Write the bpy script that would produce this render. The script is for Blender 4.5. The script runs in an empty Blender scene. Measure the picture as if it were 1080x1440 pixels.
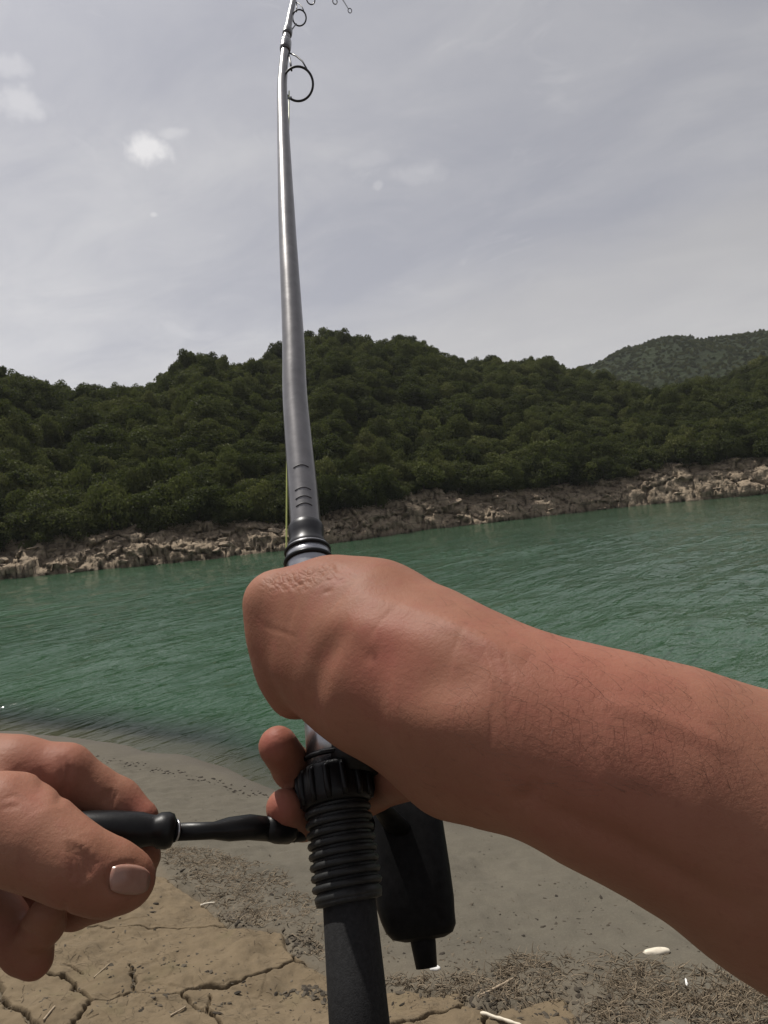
import bpy, bmesh, math, random
import numpy as np
from mathutils import Vector, Matrix, noise as mnoise
from mathutils.bvhtree import BVHTree

SC = bpy.context.scene
COL = SC.collection
R = math.radians
PW, PH, FPX = 1080.0, 1440.0, 950.0          # frame in photo pixels, focal length in pixels

# ------------------------------------------------------------------ camera
EYE = Vector((0.0, 0.0, 2.6))                # water level is z = 0, the bank underfoot about z = 1
PITCH, ROLL = R(-0.5), R(5.5)
fwd = Vector((0, math.cos(PITCH), math.sin(PITCH)))
rt0 = Vector((1, 0, 0)); up0 = rt0.cross(fwd)
rt = rt0 * math.cos(ROLL) - up0 * math.sin(ROLL)
up = rt.cross(fwd)
CAM3 = Matrix((rt, up, -fwd)).transposed()
cam = bpy.data.cameras.new('camera')
camo = bpy.data.objects.new('camera', cam)
COL.objects.link(camo)
camo.matrix_world = Matrix.Translation(EYE) @ CAM3.to_4x4()
cam.sensor_fit = 'VERTICAL'; cam.sensor_height = 36.0
cam.lens = 36.0 * FPX / PH
cam.clip_start = 0.02; cam.clip_end = 6000
SC.camera = camo

# ------------------------------------------------------------------ light
SUN_EL, SUN_AZ = R(65), R(-46)               # azimuth from straight ahead (+Y), minus = left
sund = Vector((math.sin(SUN_AZ) * math.cos(SUN_EL), math.cos(SUN_AZ) * math.cos(SUN_EL), math.sin(SUN_EL)))
sl = bpy.data.lights.new('sun', 'SUN'); sl.energy = 5.0; sl.angle = R(0.6); sl.color = (1.0, 0.955, 0.88)
so = bpy.data.objects.new('sun', sl); COL.objects.link(so)
so.rotation_euler = (-sund).to_track_quat('-Z', 'Y').to_euler()
so.location = sund * 50

SC.view_settings.view_transform = 'Standard'
SC.view_settings.look = 'None'
SC.view_settings.exposure = 0.0
SC.view_settings.gamma = 1.0
SC.view_settings.use_curve_mapping = False
SC.cycles.max_bounces = 6; SC.cycles.diffuse_bounces = 3; SC.cycles.glossy_bounces = 3
SC.cycles.transparent_max_bounces = 12; SC.cycles.transmission_bounces = 4
SC.cycles.caustics_reflective = False; SC.cycles.caustics_refractive = False
SC.render.use_persistent_data = False

# ------------------------------------------------------------------ helpers
def ray(px, py):
    v = rt * ((px - PW / 2) / FPX) + up * (-(py - PH / 2) / FPX) + fwd
    return v
def at(px, py, d):                            # point on the sight line at depth d
    return EYE + ray(px, py) * d
def cp(px, py, d):                            # same in camera axes (right, up, forward)
    return np.array(((px - PW / 2) / FPX * d, -(py - PH / 2) / FPX * d, d))
def onz(px, py, z=0.0):
    v = ray(px, py); return EYE + v * ((z - EYE.z) / v.z)
CAMM = np.array([list(rt), list(up), list(fwd)])      # rows
def cam2w(P):
    return np.asarray(P) @ CAMM + np.array(EYE)

def tag(o, label=None, cat=None, group=None, kind=None):
    if label: o['label'] = label
    if cat: o['category'] = cat
    if group: o['group'] = group
    if kind: o['kind'] = kind
    return o
def link(o, parent=None):
    COL.objects.link(o)
    if parent is not None: o.parent = parent
    return o
def empty(name, loc=(0, 0, 0)):
    o = bpy.data.objects.new(name, None); o.location = loc; o.empty_display_size = 0.1
    return link(o)
def mesh_np(name, V, F, smooth=True):
    me = bpy.data.meshes.new(name)
    V = np.asarray(V, dtype=np.float32); F = np.asarray(F, dtype=np.int32)
    k = F.shape[1]
    me.vertices.add(len(V)); me.vertices.foreach_set('co', V.ravel())
    me.loops.add(F.size); me.loops.foreach_set('vertex_index', F.ravel())
    me.polygons.add(len(F))
    me.polygons.foreach_set('loop_start', np.arange(0, F.size, k, dtype=np.int32))
    me.polygons.foreach_set('loop_total', np.full(len(F), k, dtype=np.int32))
    me.polygons.foreach_set('use_smooth', np.full(len(F), smooth, dtype=bool))
    me.update(calc_edges=True); me.validate()
    return me
def obj_np(name, V, F, mat, parent=None, smooth=True, origin=None):
    V = np.asarray(V, dtype=np.float64)
    if origin is not None: V = V - np.array(origin)
    me = mesh_np(name, V, F, smooth)
    if mat: me.materials.append(mat)
    o = bpy.data.objects.new(name, me)
    if origin is not None:
        o.location = Vector(origin) - (parent.location if parent is not None else Vector((0, 0, 0)))
    elif parent is not None:
        o.location = -parent.location
    return link(o, parent)
def col_attr(me, name, vals):
    a = me.attributes.new(name, 'FLOAT', 'POINT')
    a.data.foreach_set('value', np.asarray(vals, dtype=np.float32))

# numpy lattice noise ------------------------------------------------
def _h(ix, iy, iz, seed):
    n = (ix.astype(np.int64) * 374761393 + iy.astype(np.int64) * 668265263 + iz.astype(np.int64) * 2147483647 + seed * 974711) & 0xffffffff
    n = ((n ^ (n >> 13)) * 1274126177) & 0xffffffff
    n = ((n ^ (n >> 16)) * 2246822519) & 0xffffffff
    return ((n ^ (n >> 15)) & 0xffffff) / float(0xffffff)
def vnoise(x, y, z=0.0, seed=0):
    x = np.asarray(x, dtype=np.float64); y = np.asarray(y, dtype=np.float64); z = np.zeros_like(x) + z
    ix, iy, iz = np.floor(x), np.floor(y), np.floor(z)
    fx, fy, fz = x - ix, y - iy, z - iz
    fx = fx * fx * fx * (fx * (fx * 6 - 15) + 10); fy = fy * fy * fy * (fy * (fy * 6 - 15) + 10); fz = fz * fz * (3 - 2 * fz)
    r = 0; flat = not np.any(z)
    for dx in (0, 1):
        for dy in (0, 1):
            for dz in ((0,) if flat else (0, 1)):
                r = r + _h(ix + dx, iy + dy, iz + dz, seed) * (fx if dx else 1 - fx) * (fy if dy else 1 - fy) * (fz if dz else 1 - fz)
    return r * 2 - 1
def fbm(x, y, z=0.0, oct=4, seed=0, gain=0.5):
    a, s, r = 1.0, 1.0, 0
    for i in range(oct):
        r = r + a * vnoise(np.asarray(x) * s + 13.7 * i, np.asarray(y) * s - 7.3 * i, np.asarray(z) * s, seed + i); a *= gain; s *= 2.03
    return r
def worley(x, y, seed=0):
    x = np.asarray(x, dtype=np.float64); y = np.asarray(y, dtype=np.float64)
    ix, iy = np.floor(x), np.floor(y)
    f1 = np.full(x.shape, 9.0); f2 = f1.copy(); cid = np.zeros(x.shape)
    for dx in (-1, 0, 1):
        for dy in (-1, 0, 1):
            cx, cy = ix + dx, iy + dy
            px = cx + _h(cx, cy, cx * 0, seed); py = cy + _h(cx, cy, cx * 0 + 1, seed)
            d = np.hypot(px - x, py - y); c = _h(cx, cy, cx * 0 + 2, seed)
            n = d < f1
            f2 = np.where(n, f1, np.minimum(f2, d)); cid = np.where(n, c, cid); f1 = np.where(n, d, f1)
    return f1, f2, cid
def grid_faces(nu, nv):
    i = np.arange(nu * nv).reshape(nu, nv)
    return np.stack([i[:-1, :-1], i[1:, :-1], i[1:, 1:], i[:-1, 1:]], -1).reshape(-1, 4)
def smooth01(a, b, x):
    t = np.clip((np.asarray(x, dtype=float) - a) / (b - a), 0, 1); return t * t * (3 - 2 * t)

# node helpers ---------------------------------------------------------
def new_mat(name):
    m = bpy.data.materials.new(name); m.use_nodes = True
    nt = m.node_tree; nt.nodes.clear()
    out = nt.nodes.new('ShaderNodeOutputMaterial')
    return m, nt, out
class NT:
    def __init__(s, nt): s.nt = nt
    def n(s, t, **kw):
        nd = s.nt.nodes.new(t)
        for k, v in kw.items():
            if k.startswith('i_'):
                key = k[2:]; key = int(key) if key.isdigit() else key.replace('__', ' ')
                if isinstance(v, bpy.types.NodeSocket): s.nt.links.new(v, nd.inputs[key])
                else: nd.inputs[key].default_value = v
            else: setattr(nd, k, v)
        return nd
    def l(s, a, b): s.nt.links.new(a, b)
    def noise(s, vec, scale, detail=4, rough=0.55, dist=0.0):
        return s.n('ShaderNodeTexNoise', i_Vector=vec, i_Scale=scale, i_Detail=detail, i_Roughness=rough, i_Distortion=dist).outputs[0]
    def ramp(s, fac, stops, interp='LINEAR'):
        r = s.n('ShaderNodeValToRGB', i_Fac=fac); cr = r.color_ramp; cr.interpolation = interp
        while len(cr.elements) < len(stops): cr.elements.new(0.5)
        for e, (p, c) in zip(cr.elements, stops):
            e.position = p; e.color = (c[0], c[1], c[2], 1) if not isinstance(c, (int, float)) else (c, c, c, 1)
        return r.outputs[0]
    def mix(s, fac, a, b, blend='MIX'):
        m = s.n('ShaderNodeMix', data_type='RGBA', blend_type=blend)
        for sock, v in ((m.inputs[0], fac), (m.inputs[6], a), (m.inputs[7], b)):
            if isinstance(v, bpy.types.NodeSocket): s.l(v, sock)
            elif isinstance(v, (int, float)): sock.default_value = v if sock.type == 'VALUE' else (v, v, v, 1)
            else: sock.default_value = (*v, 1)
        return m.outputs[2]
    def math(s, op, a, b=None, c=None, clamp=False):
        m = s.n('ShaderNodeMath', operation=op, use_clamp=clamp)
        for k, v in enumerate((a, b, c)):
            if v is None: continue
            if isinstance(v, bpy.types.NodeSocket): s.l(v, m.inputs[k])
            else: m.inputs[k].default_value = v
        return m.outputs[0]
    def obj(s): return s.n('ShaderNodeTexCoord').outputs['Object']
    def geo(s): return s.n('ShaderNodeNewGeometry').outputs['Position']
    def mapping(s, vec, scale=(1, 1, 1), rot=(0, 0, 0), loc=(0, 0, 0)):
        if any(rot): vec = s.n('ShaderNodeMapping', i_Vector=vec, i_Rotation=rot).outputs[0]; rot = (0, 0, 0)
        return s.n('ShaderNodeMapping', i_Vector=vec, i_Scale=scale, i_Rotation=rot, i_Location=loc).outputs[0]
    def bump(s, h, strength=1.0, dist=0.01, normal=None):
        b = s.n('ShaderNodeBump', i_Height=h, i_Strength=strength, i_Distance=dist)
        if normal is not None: s.l(normal, b.inputs['Normal'])
        return b.outputs[0]
    def attr(s, name): return s.n('ShaderNodeAttribute', attribute_name=name).outputs['Fac']
def principled(N, out, col, rough=0.6, normal=None, **kw):
    p = N.n('ShaderNodeBsdfPrincipled')
    for k, v in dict(Base__Color=col, Roughness=rough, **kw).items():
        s = p.inputs[k.replace('__', ' ')]
        if isinstance(v, bpy.types.NodeSocket): N.l(v, s)
        elif isinstance(v, tuple) and len(v) == 3 and s.type == 'RGBA': s.default_value = (*v, 1)
        else: s.default_value = v
    if normal is not None: N.l(normal, p.inputs['Normal'])
    N.l(p.outputs[0], out.inputs['Surface'])
    return p

# ------------------------------------------------------------------ sky
world = bpy.data.worlds.new('World'); SC.world = world; world.use_nodes = True
wn = world.node_tree; wn.nodes.clear(); N = NT(wn)
sky = N.n('ShaderNodeTexSky', sky_type='NISHITA', sun_disc=False, sun_elevation=SUN_EL, sun_rotation=SUN_AZ,
          air_density=1.0, dust_density=2.0, ozone_density=1.0)
gen = N.n('ShaderNodeTexCoord').outputs['Generated']
sep = N.n('ShaderNodeSeparateXYZ', i_Vector=gen)
zc = N.math('MAXIMUM', sep.outputs[2], 0.0)
# project the view direction on a cloud deck so that the layers shrink towards the horizon
inv = N.math('DIVIDE', 1.0, N.math('ADD', zc, 0.16))
deck = N.n('ShaderNodeVectorMath', operation='SCALE', i_0=gen); N.l(inv, deck.inputs['Scale'])
deckv = N.mapping(deck.outputs[0], scale=(0.8, 1.25, 0.0), rot=(0, 0, R(24)), loc=(3.1, 1.7, 0))
n1 = N.noise(deckv, 0.9, 6, 0.55, 0.3)
n2 = N.noise(deckv, 3.0, 7, 0.62, 0.6)
cl = N.math('ADD', N.math('MULTIPLY', n1, 0.60), N.math('MULTIPLY', n2, 0.40))
ctone = N.ramp(cl, [(0.37, (0.525, 0.530, 0.592)), (0.48, (0.60, 0.60, 0.648)), (0.58, (0.69, 0.685, 0.715)), (0.69, (0.78, 0.77, 0.785))])
# a few brighter wisps
wv = N.mapping(gen, scale=(5.0, 5.0, 11.0), rot=(R(12), 0, R(8)))
wisp = N.ramp(N.noise(wv, 1.5, 8, 0.66, 1.2), [(0.60, 0.0), (0.78, 1.0)])
ctone = N.mix(N.math('MULTIPLY', wisp, 0.40), ctone, (0.86, 0.85, 0.86))
# warm veil towards the horizon
edge = N.math('SUBTRACT', zc, N.math('MULTIPLY', sep.outputs[0], 0.17))
edge = N.math('ADD', edge, N.math('MULTIPLY', N.math('SUBTRACT', N.noise(N.mapping(gen, scale=(2.0, 2.0, 5.0)), 1.6, 5, 0.6), 0.5), 0.13))
lowv = N.ramp(edge, [(0.20, 1.0), (0.31, 0.0)], 'EASE')
ctone = N.mix(N.math('MULTIPLY', lowv, 0.62), ctone, (0.70, 0.68, 0.67))
def puff(px, py, rad, sx=1.0):
    d = ray(px, py).normalized()
    off = N.n('ShaderNodeVectorMath', operation='SUBTRACT', i_0=gen); off.inputs[1].default_value = d
    sc_ = N.mapping(off.outputs[0], scale=(1 / (rad * sx), 1 / rad, 1 / (rad * 0.62)))
    nz = N.n('ShaderNodeTexNoise', i_Vector=gen, i_Scale=24.0, i_Detail=6.0, i_Roughness=0.6)
    wob = N.n('ShaderNodeVectorMath', operation='MULTIPLY_ADD', i_0=nz.outputs['Color'])
    wob.inputs[1].default_value = (1.7, 1.7, 1.7); N.l(sc_, wob.inputs[2])
    sh = N.n('ShaderNodeVectorMath', operation='SUBTRACT', i_0=wob.outputs[0]); sh.inputs[1].default_value = (0.85, 0.85, 0.85)
    ln = N.n('ShaderNodeVectorMath', operation='LENGTH', i_0=sh.outputs[0])
    return N.ramp(ln.outputs['Value'], [(0.30, 1.0), (0.90, 0.0)], 'EASE')
pf = None
for a, amp in (((208, 210, 0.036, 1.2), 1.0), ((246, 187, 0.016, 1.6), 0.35), ((216, 302, 0.007, 1.0), 0.45), ((28, 146, 0.035, 1.8), 0.42), ((12, 95, 0.025, 1.8), 0.3),
          ((585, 243, 0.030, 2.2), 0.20), ((530, 262, 0.015, 0.7), 0.28), ((520, 222, 0.020, 2.4), 0.16), ((600, 240, 0.016, 1.6), 0.26)):
    q = N.math('MULTIPLY', puff(*a), amp)
    pf = q if pf is None else N.math('MAXIMUM', pf, q)
ctone = N.mix(pf, ctone, (1.0, 0.98, 0.98))
# the cloud deck takes its brightness from the daylight above it: brighter towards the sun, dimmer away
lum = N.n('ShaderNodeRGBToBW', i_Color=sky.outputs[0]).outputs[0]
lumn = N.math('POWER', N.math('DIVIDE', lum, 6.0), 0.52)
lumn = N.math('MINIMUM', N.math('MAXIMUM', lumn, 0.25), 1.25)
ccol = N.n('ShaderNodeVectorMath', operation='SCALE', i_0=ctone); N.l(lumn, ccol.inputs['Scale'])
cs = N.n('ShaderNodeVectorMath', operation='SCALE', i_0=ccol.outputs[0]); cs.inputs['Scale'].default_value = 11.5
mixed = N.mix(0.94, sky.outputs[0], cs.outputs[0])
bg = N.n('ShaderNodeBackground', i_Color=mixed, i_Strength=0.09)
wo = N.n('ShaderNodeOutputWorld'); N.l(bg.outputs[0], wo.inputs['Surface'])
# ================================================================== materials of the setting
def mat_ground():
    m, nt, out = new_mat('silt'); N = NT(nt); P = N.geo()
    a = N.noise(P, 1.3, 5, 0.6); b = N.noise(P, 9.0, 6, 0.65); c = N.noise(P, 70.0, 5, 0.7)
    base = N.ramp(a, [(0.3, (0.077, 0.068, 0.052)), (0.7, (0.104, 0.092, 0.070))])
    base = N.mix(N.ramp(b, [(0.45, 0.0), (0.7, 0.55)]), base, (0.083, 0.072, 0.056))
    base = N.mix(N.ramp(c, [(0.5, 0.0), (0.75, 0.5)]), base, (0.135, 0.120, 0.092))
    wet = N.attr('wet')
    base = N.mix(N.math('MULTIPLY', wet, 0.72), base, (0.055, 0.046, 0.034))
    tr = N.attr('dry')
    base = N.mix(N.math('MULTIPLY', tr, 0.75), base, (0.125, 0.098, 0.066))
    rough = N.math('SUBTRACT', 0.93, N.math('MULTIPLY', wet, 0.35))
    h = N.math('ADD', N.math('MULTIPLY', b, 0.6), N.math('MULTIPLY', c, 0.35))
    h = N.math('ADD', h, N.math('MULTIPLY', N.noise(P, 260.0, 3, 0.6), 0.15))
    principled(N, out, base, rough, N.bump(h, 0.6, 0.02), Specular__IOR__Level=0.25)
    return m
def mat_crust():
    m, nt, out = new_mat('dried_mud'); N = NT(nt); P = N.geo()
    a = N.noise(P, 2.2, 5, 0.6); b = N.noise(P, 14.0, 6, 0.68); c = N.noise(P, 120.0, 4, 0.7)
    base = N.ramp(a, [(0.3, (0.118, 0.088, 0.054)), (0.7, (0.157, 0.119, 0.075))])
    base = N.mix(N.ramp(b, [(0.5, 0.0), (0.72, 0.6)]), base, (0.090, 0.070, 0.046))
    base = N.mix(N.ramp(c, [(0.5, 0.0), (0.8, 0.4)]), base, (0.16, 0.127, 0.082))
    base = N.mix(N.ramp(N.noise(P, 5.0, 3, 0.5), [(0.6, 0.0), (0.7, 0.3)]), base, (0.115, 0.098, 0.052))
    # hairline drying cracks
    wp = N.n('ShaderNodeVectorMath', operation='ADD', i_0=P); N.l(N.n('ShaderNodeTexNoise', i_Vector=P, i_Scale=9.0).outputs['Color'], wp.inputs[1])
    hv = N.n('ShaderNodeTexVoronoi', feature='DISTANCE_TO_EDGE', i_Vector=wp.outputs[0], i_Scale=5.5).outputs[0]
    hl = N.math('MULTIPLY', N.ramp(hv, [(0.0, 1.0), (0.018, 0.0)]), N.ramp(N.noise(P, 3.0, 3, 0.5), [(0.50, 0.0), (0.62, 1.0)]))
    base = N.mix(N.math('MULTIPLY', hl, 0.7), base, (0.045, 0.034, 0.024))
    h = N.math('ADD', N.math('MULTIPLY', b, 0.7), N.math('MULTIPLY', c, 0.25))
    h = N.math('SUBTRACT', h, N.math('MULTIPLY', hl, 0.5))
    principled(N, out, base, 0.95, N.bump(h, 0.55, 0.015), Specular__IOR__Level=0.2)
    return m
def mat_rock():
    m, nt, out = new_mat('shore_rock'); N = NT(nt); P = N.geo()
    oi = N.n('ShaderNodeObjectInfo').outputs['Random']
    st = N.mapping(P, scale=(0.5, 0.5, 2.6), rot=(R(9), R(-7), 0))
    a = N.noise(st, 0.8, 6, 0.62, 0.5); b = N.noise(P, 3.5, 6, 0.7); v = N.n('ShaderNodeTexVoronoi', feature='DISTANCE_TO_EDGE', i_Vector=N.mapping(P, scale=(1, 1, 1.6)), i_Scale=1.1).outputs[0]
    base = N.ramp(a, [(0.25, (0.155, 0.122, 0.088)), (0.5, (0.26, 0.207, 0.150)), (0.75, (0.300, 0.246, 0.182))])
    base = N.mix(N.ramp(b, [(0.42, 0.0), (0.7, 0.6)]), base, (0.14, 0.108, 0.080))
    base = N.mix(N.math('MULTIPLY', oi, 0.4), base, (0.33, 0.255, 0.19))
    base = N.mix(N.ramp(v, [(0.0, 0.75), (0.07, 0.0)]), base, (0.06, 0.045, 0.035))
    z = N.n('ShaderNodeSeparateXYZ', i_Vector=P).outputs[2]
    base = N.mix(N.ramp(N.math('ADD', z, N.math('MULTIPLY', b, 0.5)), [(0.25, 0.7), (0.65, 0.0)]), base, (0.075, 0.062, 0.045))   # wet tide mark
    h = N.math('ADD', a, N.math('MULTIPLY', b, 0.5))
    principled(N, out, base, 0.9, N.bump(h, 0.9, 0.25), Specular__IOR__Level=0.25)
    return m
def mat_hill():
    m, nt, out = new_mat('hillside_soil'); N = NT(nt); P = N.geo()
    a = N.noise(P, 0.25, 5, 0.6); b = N.noise(P, 2.0, 5, 0.7)
    base = N.ramp(a, [(0.3, (0.020, 0.026, 0.011)), (0.7, (0.042, 0.050, 0.018))])
    base = N.mix(N.ramp(b, [(0.45, 0.0), (0.7, 0.7)]), base, (0.055, 0.047, 0.026))
    rk = N.attr('rock')
    r1 = N.ramp(N.noise(N.mapping(P, scale=(0.6, 0.6, 2.2), rot=(R(8), R(-6), 0)), 0.9, 7, 0.65, 0.6), [(0.28, (0.145, 0.113, 0.080)), (0.5, (0.255, 0.202, 0.145)), (0.72, (0.300, 0.245, 0.180))])
    v = N.n('ShaderNodeTexVoronoi', feature='DISTANCE_TO_EDGE', i_Vector=N.mapping(P, scale=(0.8, 0.8, 1.5), rot=(R(10), 0, 0)), i_Scale=0.9).outputs[0]
    r1 = N.mix(N.ramp(v, [(0.0, 0.6), (0.06, 0.0)]), r1, (0.045, 0.034, 0.026))
    z = N.n('ShaderNodeSeparateXYZ', i_Vector=P).outputs[2]
    r1 = N.mix(N.ramp(N.math('ADD', z, N.math('MULTIPLY', b, 0.5)), [(0.25, 0.7), (0.65, 0.0)]), r1, (0.075, 0.062, 0.045))
    base = N.mix(rk, base, r1)
    principled(N, out, base, 0.95, N.bump(N.math('ADD', a, N.math('MULTIPLY', b, 0.6)), 1.0, 0.3), Specular__IOR__Level=0.15)
    return m
def mat_far_hill():
    m, nt, out = new_mat('far_hill_scrub'); N = NT(nt); P = N.geo()
    a = N.noise(P, 0.02, 5, 0.6); b = N.noise(P, 0.14, 6, 0.72)
    base = N.ramp(a, [(0.3, (0.018, 0.026, 0.010)), (0.7, (0.026, 0.036, 0.014))])
    base = N.mix(N.ramp(b, [(0.42, 0.0), (0.66, 0.8)]), base, (0.022, 0.028, 0.013))
    base = N.mix(N.ramp(N.noise(P, 0.05, 4, 0.6), [(0.6, 0.0), (0.72, 0.5)]), base, (0.040, 0.044, 0.022))
    principled(N, out, base, 0.95, N.bump(b, 1.0, 4.0), Specular__IOR__Level=0.1)
    return m
def mat_leaf(name, c0, c1, c2):
    m, nt, out = new_mat(name); N = NT(nt); P = N.geo()
    oi = N.n('ShaderNodeObjectInfo').outputs['Random']
    lf = N.attr('tone')
    base = N.ramp(N.math('ADD', N.math('ADD', N.math('MULTIPLY', oi, 0.45), N.math('MULTIPLY', lf, 0.30)), N.math('MULTIPLY', N.ramp(N.noise(P, 0.07, 3, 0.6), [(0.35, 0.0), (0.68, 1.0)]), 0.25)), [(0.0, c0), (0.55, c1), (1.0, c2)])
    d = N.n('ShaderNodeBsdfPrincipled', i_Roughness=0.55); N.l(base, d.inputs['Base Color']); d.inputs['Specular IOR Level'].default_value = 0.04
    t = N.n('ShaderNodeBsdfTranslucent'); N.l(N.mix(0.5, base, (0.10, 0.13, 0.015)), t.inputs['Color'])
    ms = N.n('ShaderNodeMixShader', i_Fac=0.30); N.l(d.outputs[0], ms.inputs[1]); N.l(t.outputs[0], ms.inputs[2])
    N.l(ms.outputs[0], out.inputs['Surface'])
    return m
def mat_water():
    m, nt, out = new_mat('green_water'); N = NT(nt); P = N.geo()
    A = R(44)
    # wind ripples: crests run away to the right; long crests on several scales
    def rip(ang, lx, ly, det, dist):
        return N.noise(N.mapping(P, rot=(0, 0, -ang), scale=(lx, ly, 1)), 1.0, det, 0.55, dist)
    h1 = rip(A, 0.32, 1.75, 3, 0.35)
    h2 = rip(A + R(9), 0.9, 4.6, 3, 0.5)
    h3 = rip(A - R(14), 2.6, 9.5, 3, 0.4)
    hc = rip(A - R(62), 0.7, 2.6, 3, 0.4)
    big = N.noise(P, 0.09, 3, 0.5)
    h = N.math('ADD', N.math('MULTIPLY', h1, 0.50), N.math('MULTIPLY', h2, 0.26))
    h = N.math('ADD', h, N.math('MULTIPLY', h3, 0.085))
    h = N.math('ADD', h, N.math('MULTIPLY', hc, 0.13))
    h = N.math('MULTIPLY', h, N.ramp(big, [(0.3, 0.75), (0.7, 1.15)]))
    calm = N.attr('calm')
    h = N.math('MULTIPLY', h, calm)
    nrm = N.bump(h, 1.0, 0.26)
    base = N.mix(N.ramp(big, [(0.35, 0.0), (0.65, 1.0)]), (0.022, 0.055, 0.029), (0.034, 0.072, 0.040))
    p = principled(N, out, base, 0.08, nrm, Specular__IOR__Level=0.5, IOR=1.34)
    # murk: clear over the shallows, opaque with depth
    tr = N.n('ShaderNodeBsdfTransparent', i_Color=(0.80, 0.86, 0.74, 1))
    gl = N.n('ShaderNodeBsdfGlossy', i_Roughness=0.08); N.l(nrm, gl.inputs['Normal'])
    fr = N.n('ShaderNodeFresnel', i_IOR=1.333); N.l(nrm, fr.inputs['Normal'])
    shal = N.n('ShaderNodeMixShader'); N.l(fr.outputs[0], shal.inputs[0]); N.l(tr.outputs[0], shal.inputs[1]); N.l(gl.outputs[0], shal.inputs[2])
    ms = N.n('ShaderNodeMixShader'); N.l(N.attr('murk'), ms.inputs[0]); N.l(shal.outputs[0], ms.inputs[1]); N.l(p.outputs[0], ms.inputs[2])
    N.l(ms.outputs[0], out.inputs['Surface'])
    return m
M = dict(ground=mat_ground(), crust=mat_crust(), rock=mat_rock(), hill=mat_hill(), far=mat_far_hill(), water=mat_water(),
         leafA=mat_leaf('scrub_leaves', (0.014, 0.018, 0.008), (0.042, 0.050, 0.021), (0.108, 0.112, 0.045)),
         leafB=mat_leaf('lime_leaves', (0.045, 0.056, 0.019), (0.082, 0.092, 0.033), (0.145, 0.143, 0.057)))

# ================================================================== near bank
SHX = np.array([-60, -20, -8, -4.2, -3.2, -2.2, -1.1, -0.2, 1.0, 2.2, 4, 10, 20, 60.])
SHY = np.array([34, 16, 10.6, 8.75, 8.12, 7.36, 6.36, 5.75, 5.35, 5.2, 5.2, 5.6, 5.0, 4.])
def shore_y(x): return np.interp(x, SHX, SHY)
PRS = np.array([-60, -14, -6, -2, 0, 0.5, 1.2, 2.2, 3.2, 3.9, 5.0, 9, 30, 300.])
PRZ = np.array([-6, -3.2, -1.7, -0.52, 0.0, 0.085, 0.24, 0.52, 0.79, 0.94, 1.0, 1.1, 2.2, 8.])
def ground_raw(x, y, fine=True):
    x = np.asarray(x, dtype=float); y = np.asarray(y, dtype=float)
    s = (shore_y(x) - y) * 0.93 + 0.10 * fbm(x * 0.9, y * 0.9, oct=3, seed=3)
    z = np.interp(s, PRS, PRZ)
    if not fine: return z, s
    land = smooth01(0.1, 1.0, s)
    z = z + land * (0.030 * fbm(x * 1.6, y * 1.6, oct=4, seed=5) + 0.010 * fbm(x * 9, y * 9, oct=3, seed=9))
    return z, s
# outline of the dried mud crust, from points picked on the ground
def gpt(px, py, z=0.96, fine=True):
    for _ in range(6 if fine else 3):
        p = onz(px, py, z); z = float(ground_raw(p.x, p.y, fine)[0])
    return (p.x, p.y)
EDGE_PX = [(60, 1165), (150, 1190), (222, 1212), (250, 1248), (286, 1266), (330, 1304), (398, 1309), (413, 1340), (462, 1372), (520, 1388), (600, 1394), (652, 1396), (664, 1414), (690, 1424), (745, 1408), (800, 1404), (814, 1440)]
EDGE = [gpt(*p) for p in EDGE_PX]
CRUST = [(-5.0, EDGE[0][1] + 0.5)] + EDGE + [(0.75, 1.2), (0.9, 0.2), (-5.0, 0.2)]
def in_poly(x, y, poly):
    r = np.zeros(x.shape, bool); n = len(poly)
    for i in range(n):
        (x0, y0), (x1, y1) = poly[i], poly[(i + 1) % n]
        if y0 == y1: continue
        c = ((y0 > y) != (y1 > y)) & (x < (x1 - x0) * (y - y0) / (y1 - y0) + x0)
        r ^= c
    return r
def seg_dist(x, y, segs):
    d = np.full(x.shape, 9.0)
    for (x0, y0), (x1, y1) in segs:
        dx, dy = x1 - x0, y1 - y0; L = dx * dx + dy * dy + 1e-12
        t = np.clip(((x - x0) * dx + (y - y0) * dy) / L, 0, 1)
        d = np.minimum(d, np.hypot(x - x0 - t * dx, y - y0 - t * dy))
    return d
def pline(pts): return list(zip(pts[:-1], pts[1:]))
def poly_closed(pts): return list(zip(pts, pts[1:] + pts[:1]))

# near ground sheet: fine in front of the camera, coarse far out
def spaced(a, b, fa, fb, n_f, n_c):
    left = fa - (np.geomspace(1, 1 + (fa - a), n_c) - 1)[::-1]
    right = fb + (np.geomspace(1, 1 + (b - fb), n_c) - 1)
    return np.unique(np.concatenate([left, np.linspace(fa, fb, n_f), right]))
gx = spaced(-250, 250, -4.5, 4.5, 420, 46)
gy = spaced(-200, 40, 1.0, 9.0, 400, 46)
GX, GY = np.meshgrid(gx, gy, indexing='ij')
GZ, GS = ground_raw(GX, GY)
crin = in_poly(GX, GY, CRUST)
cdist = seg_dist(GX, GY, poly_closed(CRUST))
GZ = GZ - np.where(crin, smooth01(0.0, 0.03, cdist) * 0.024, 0)
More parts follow.
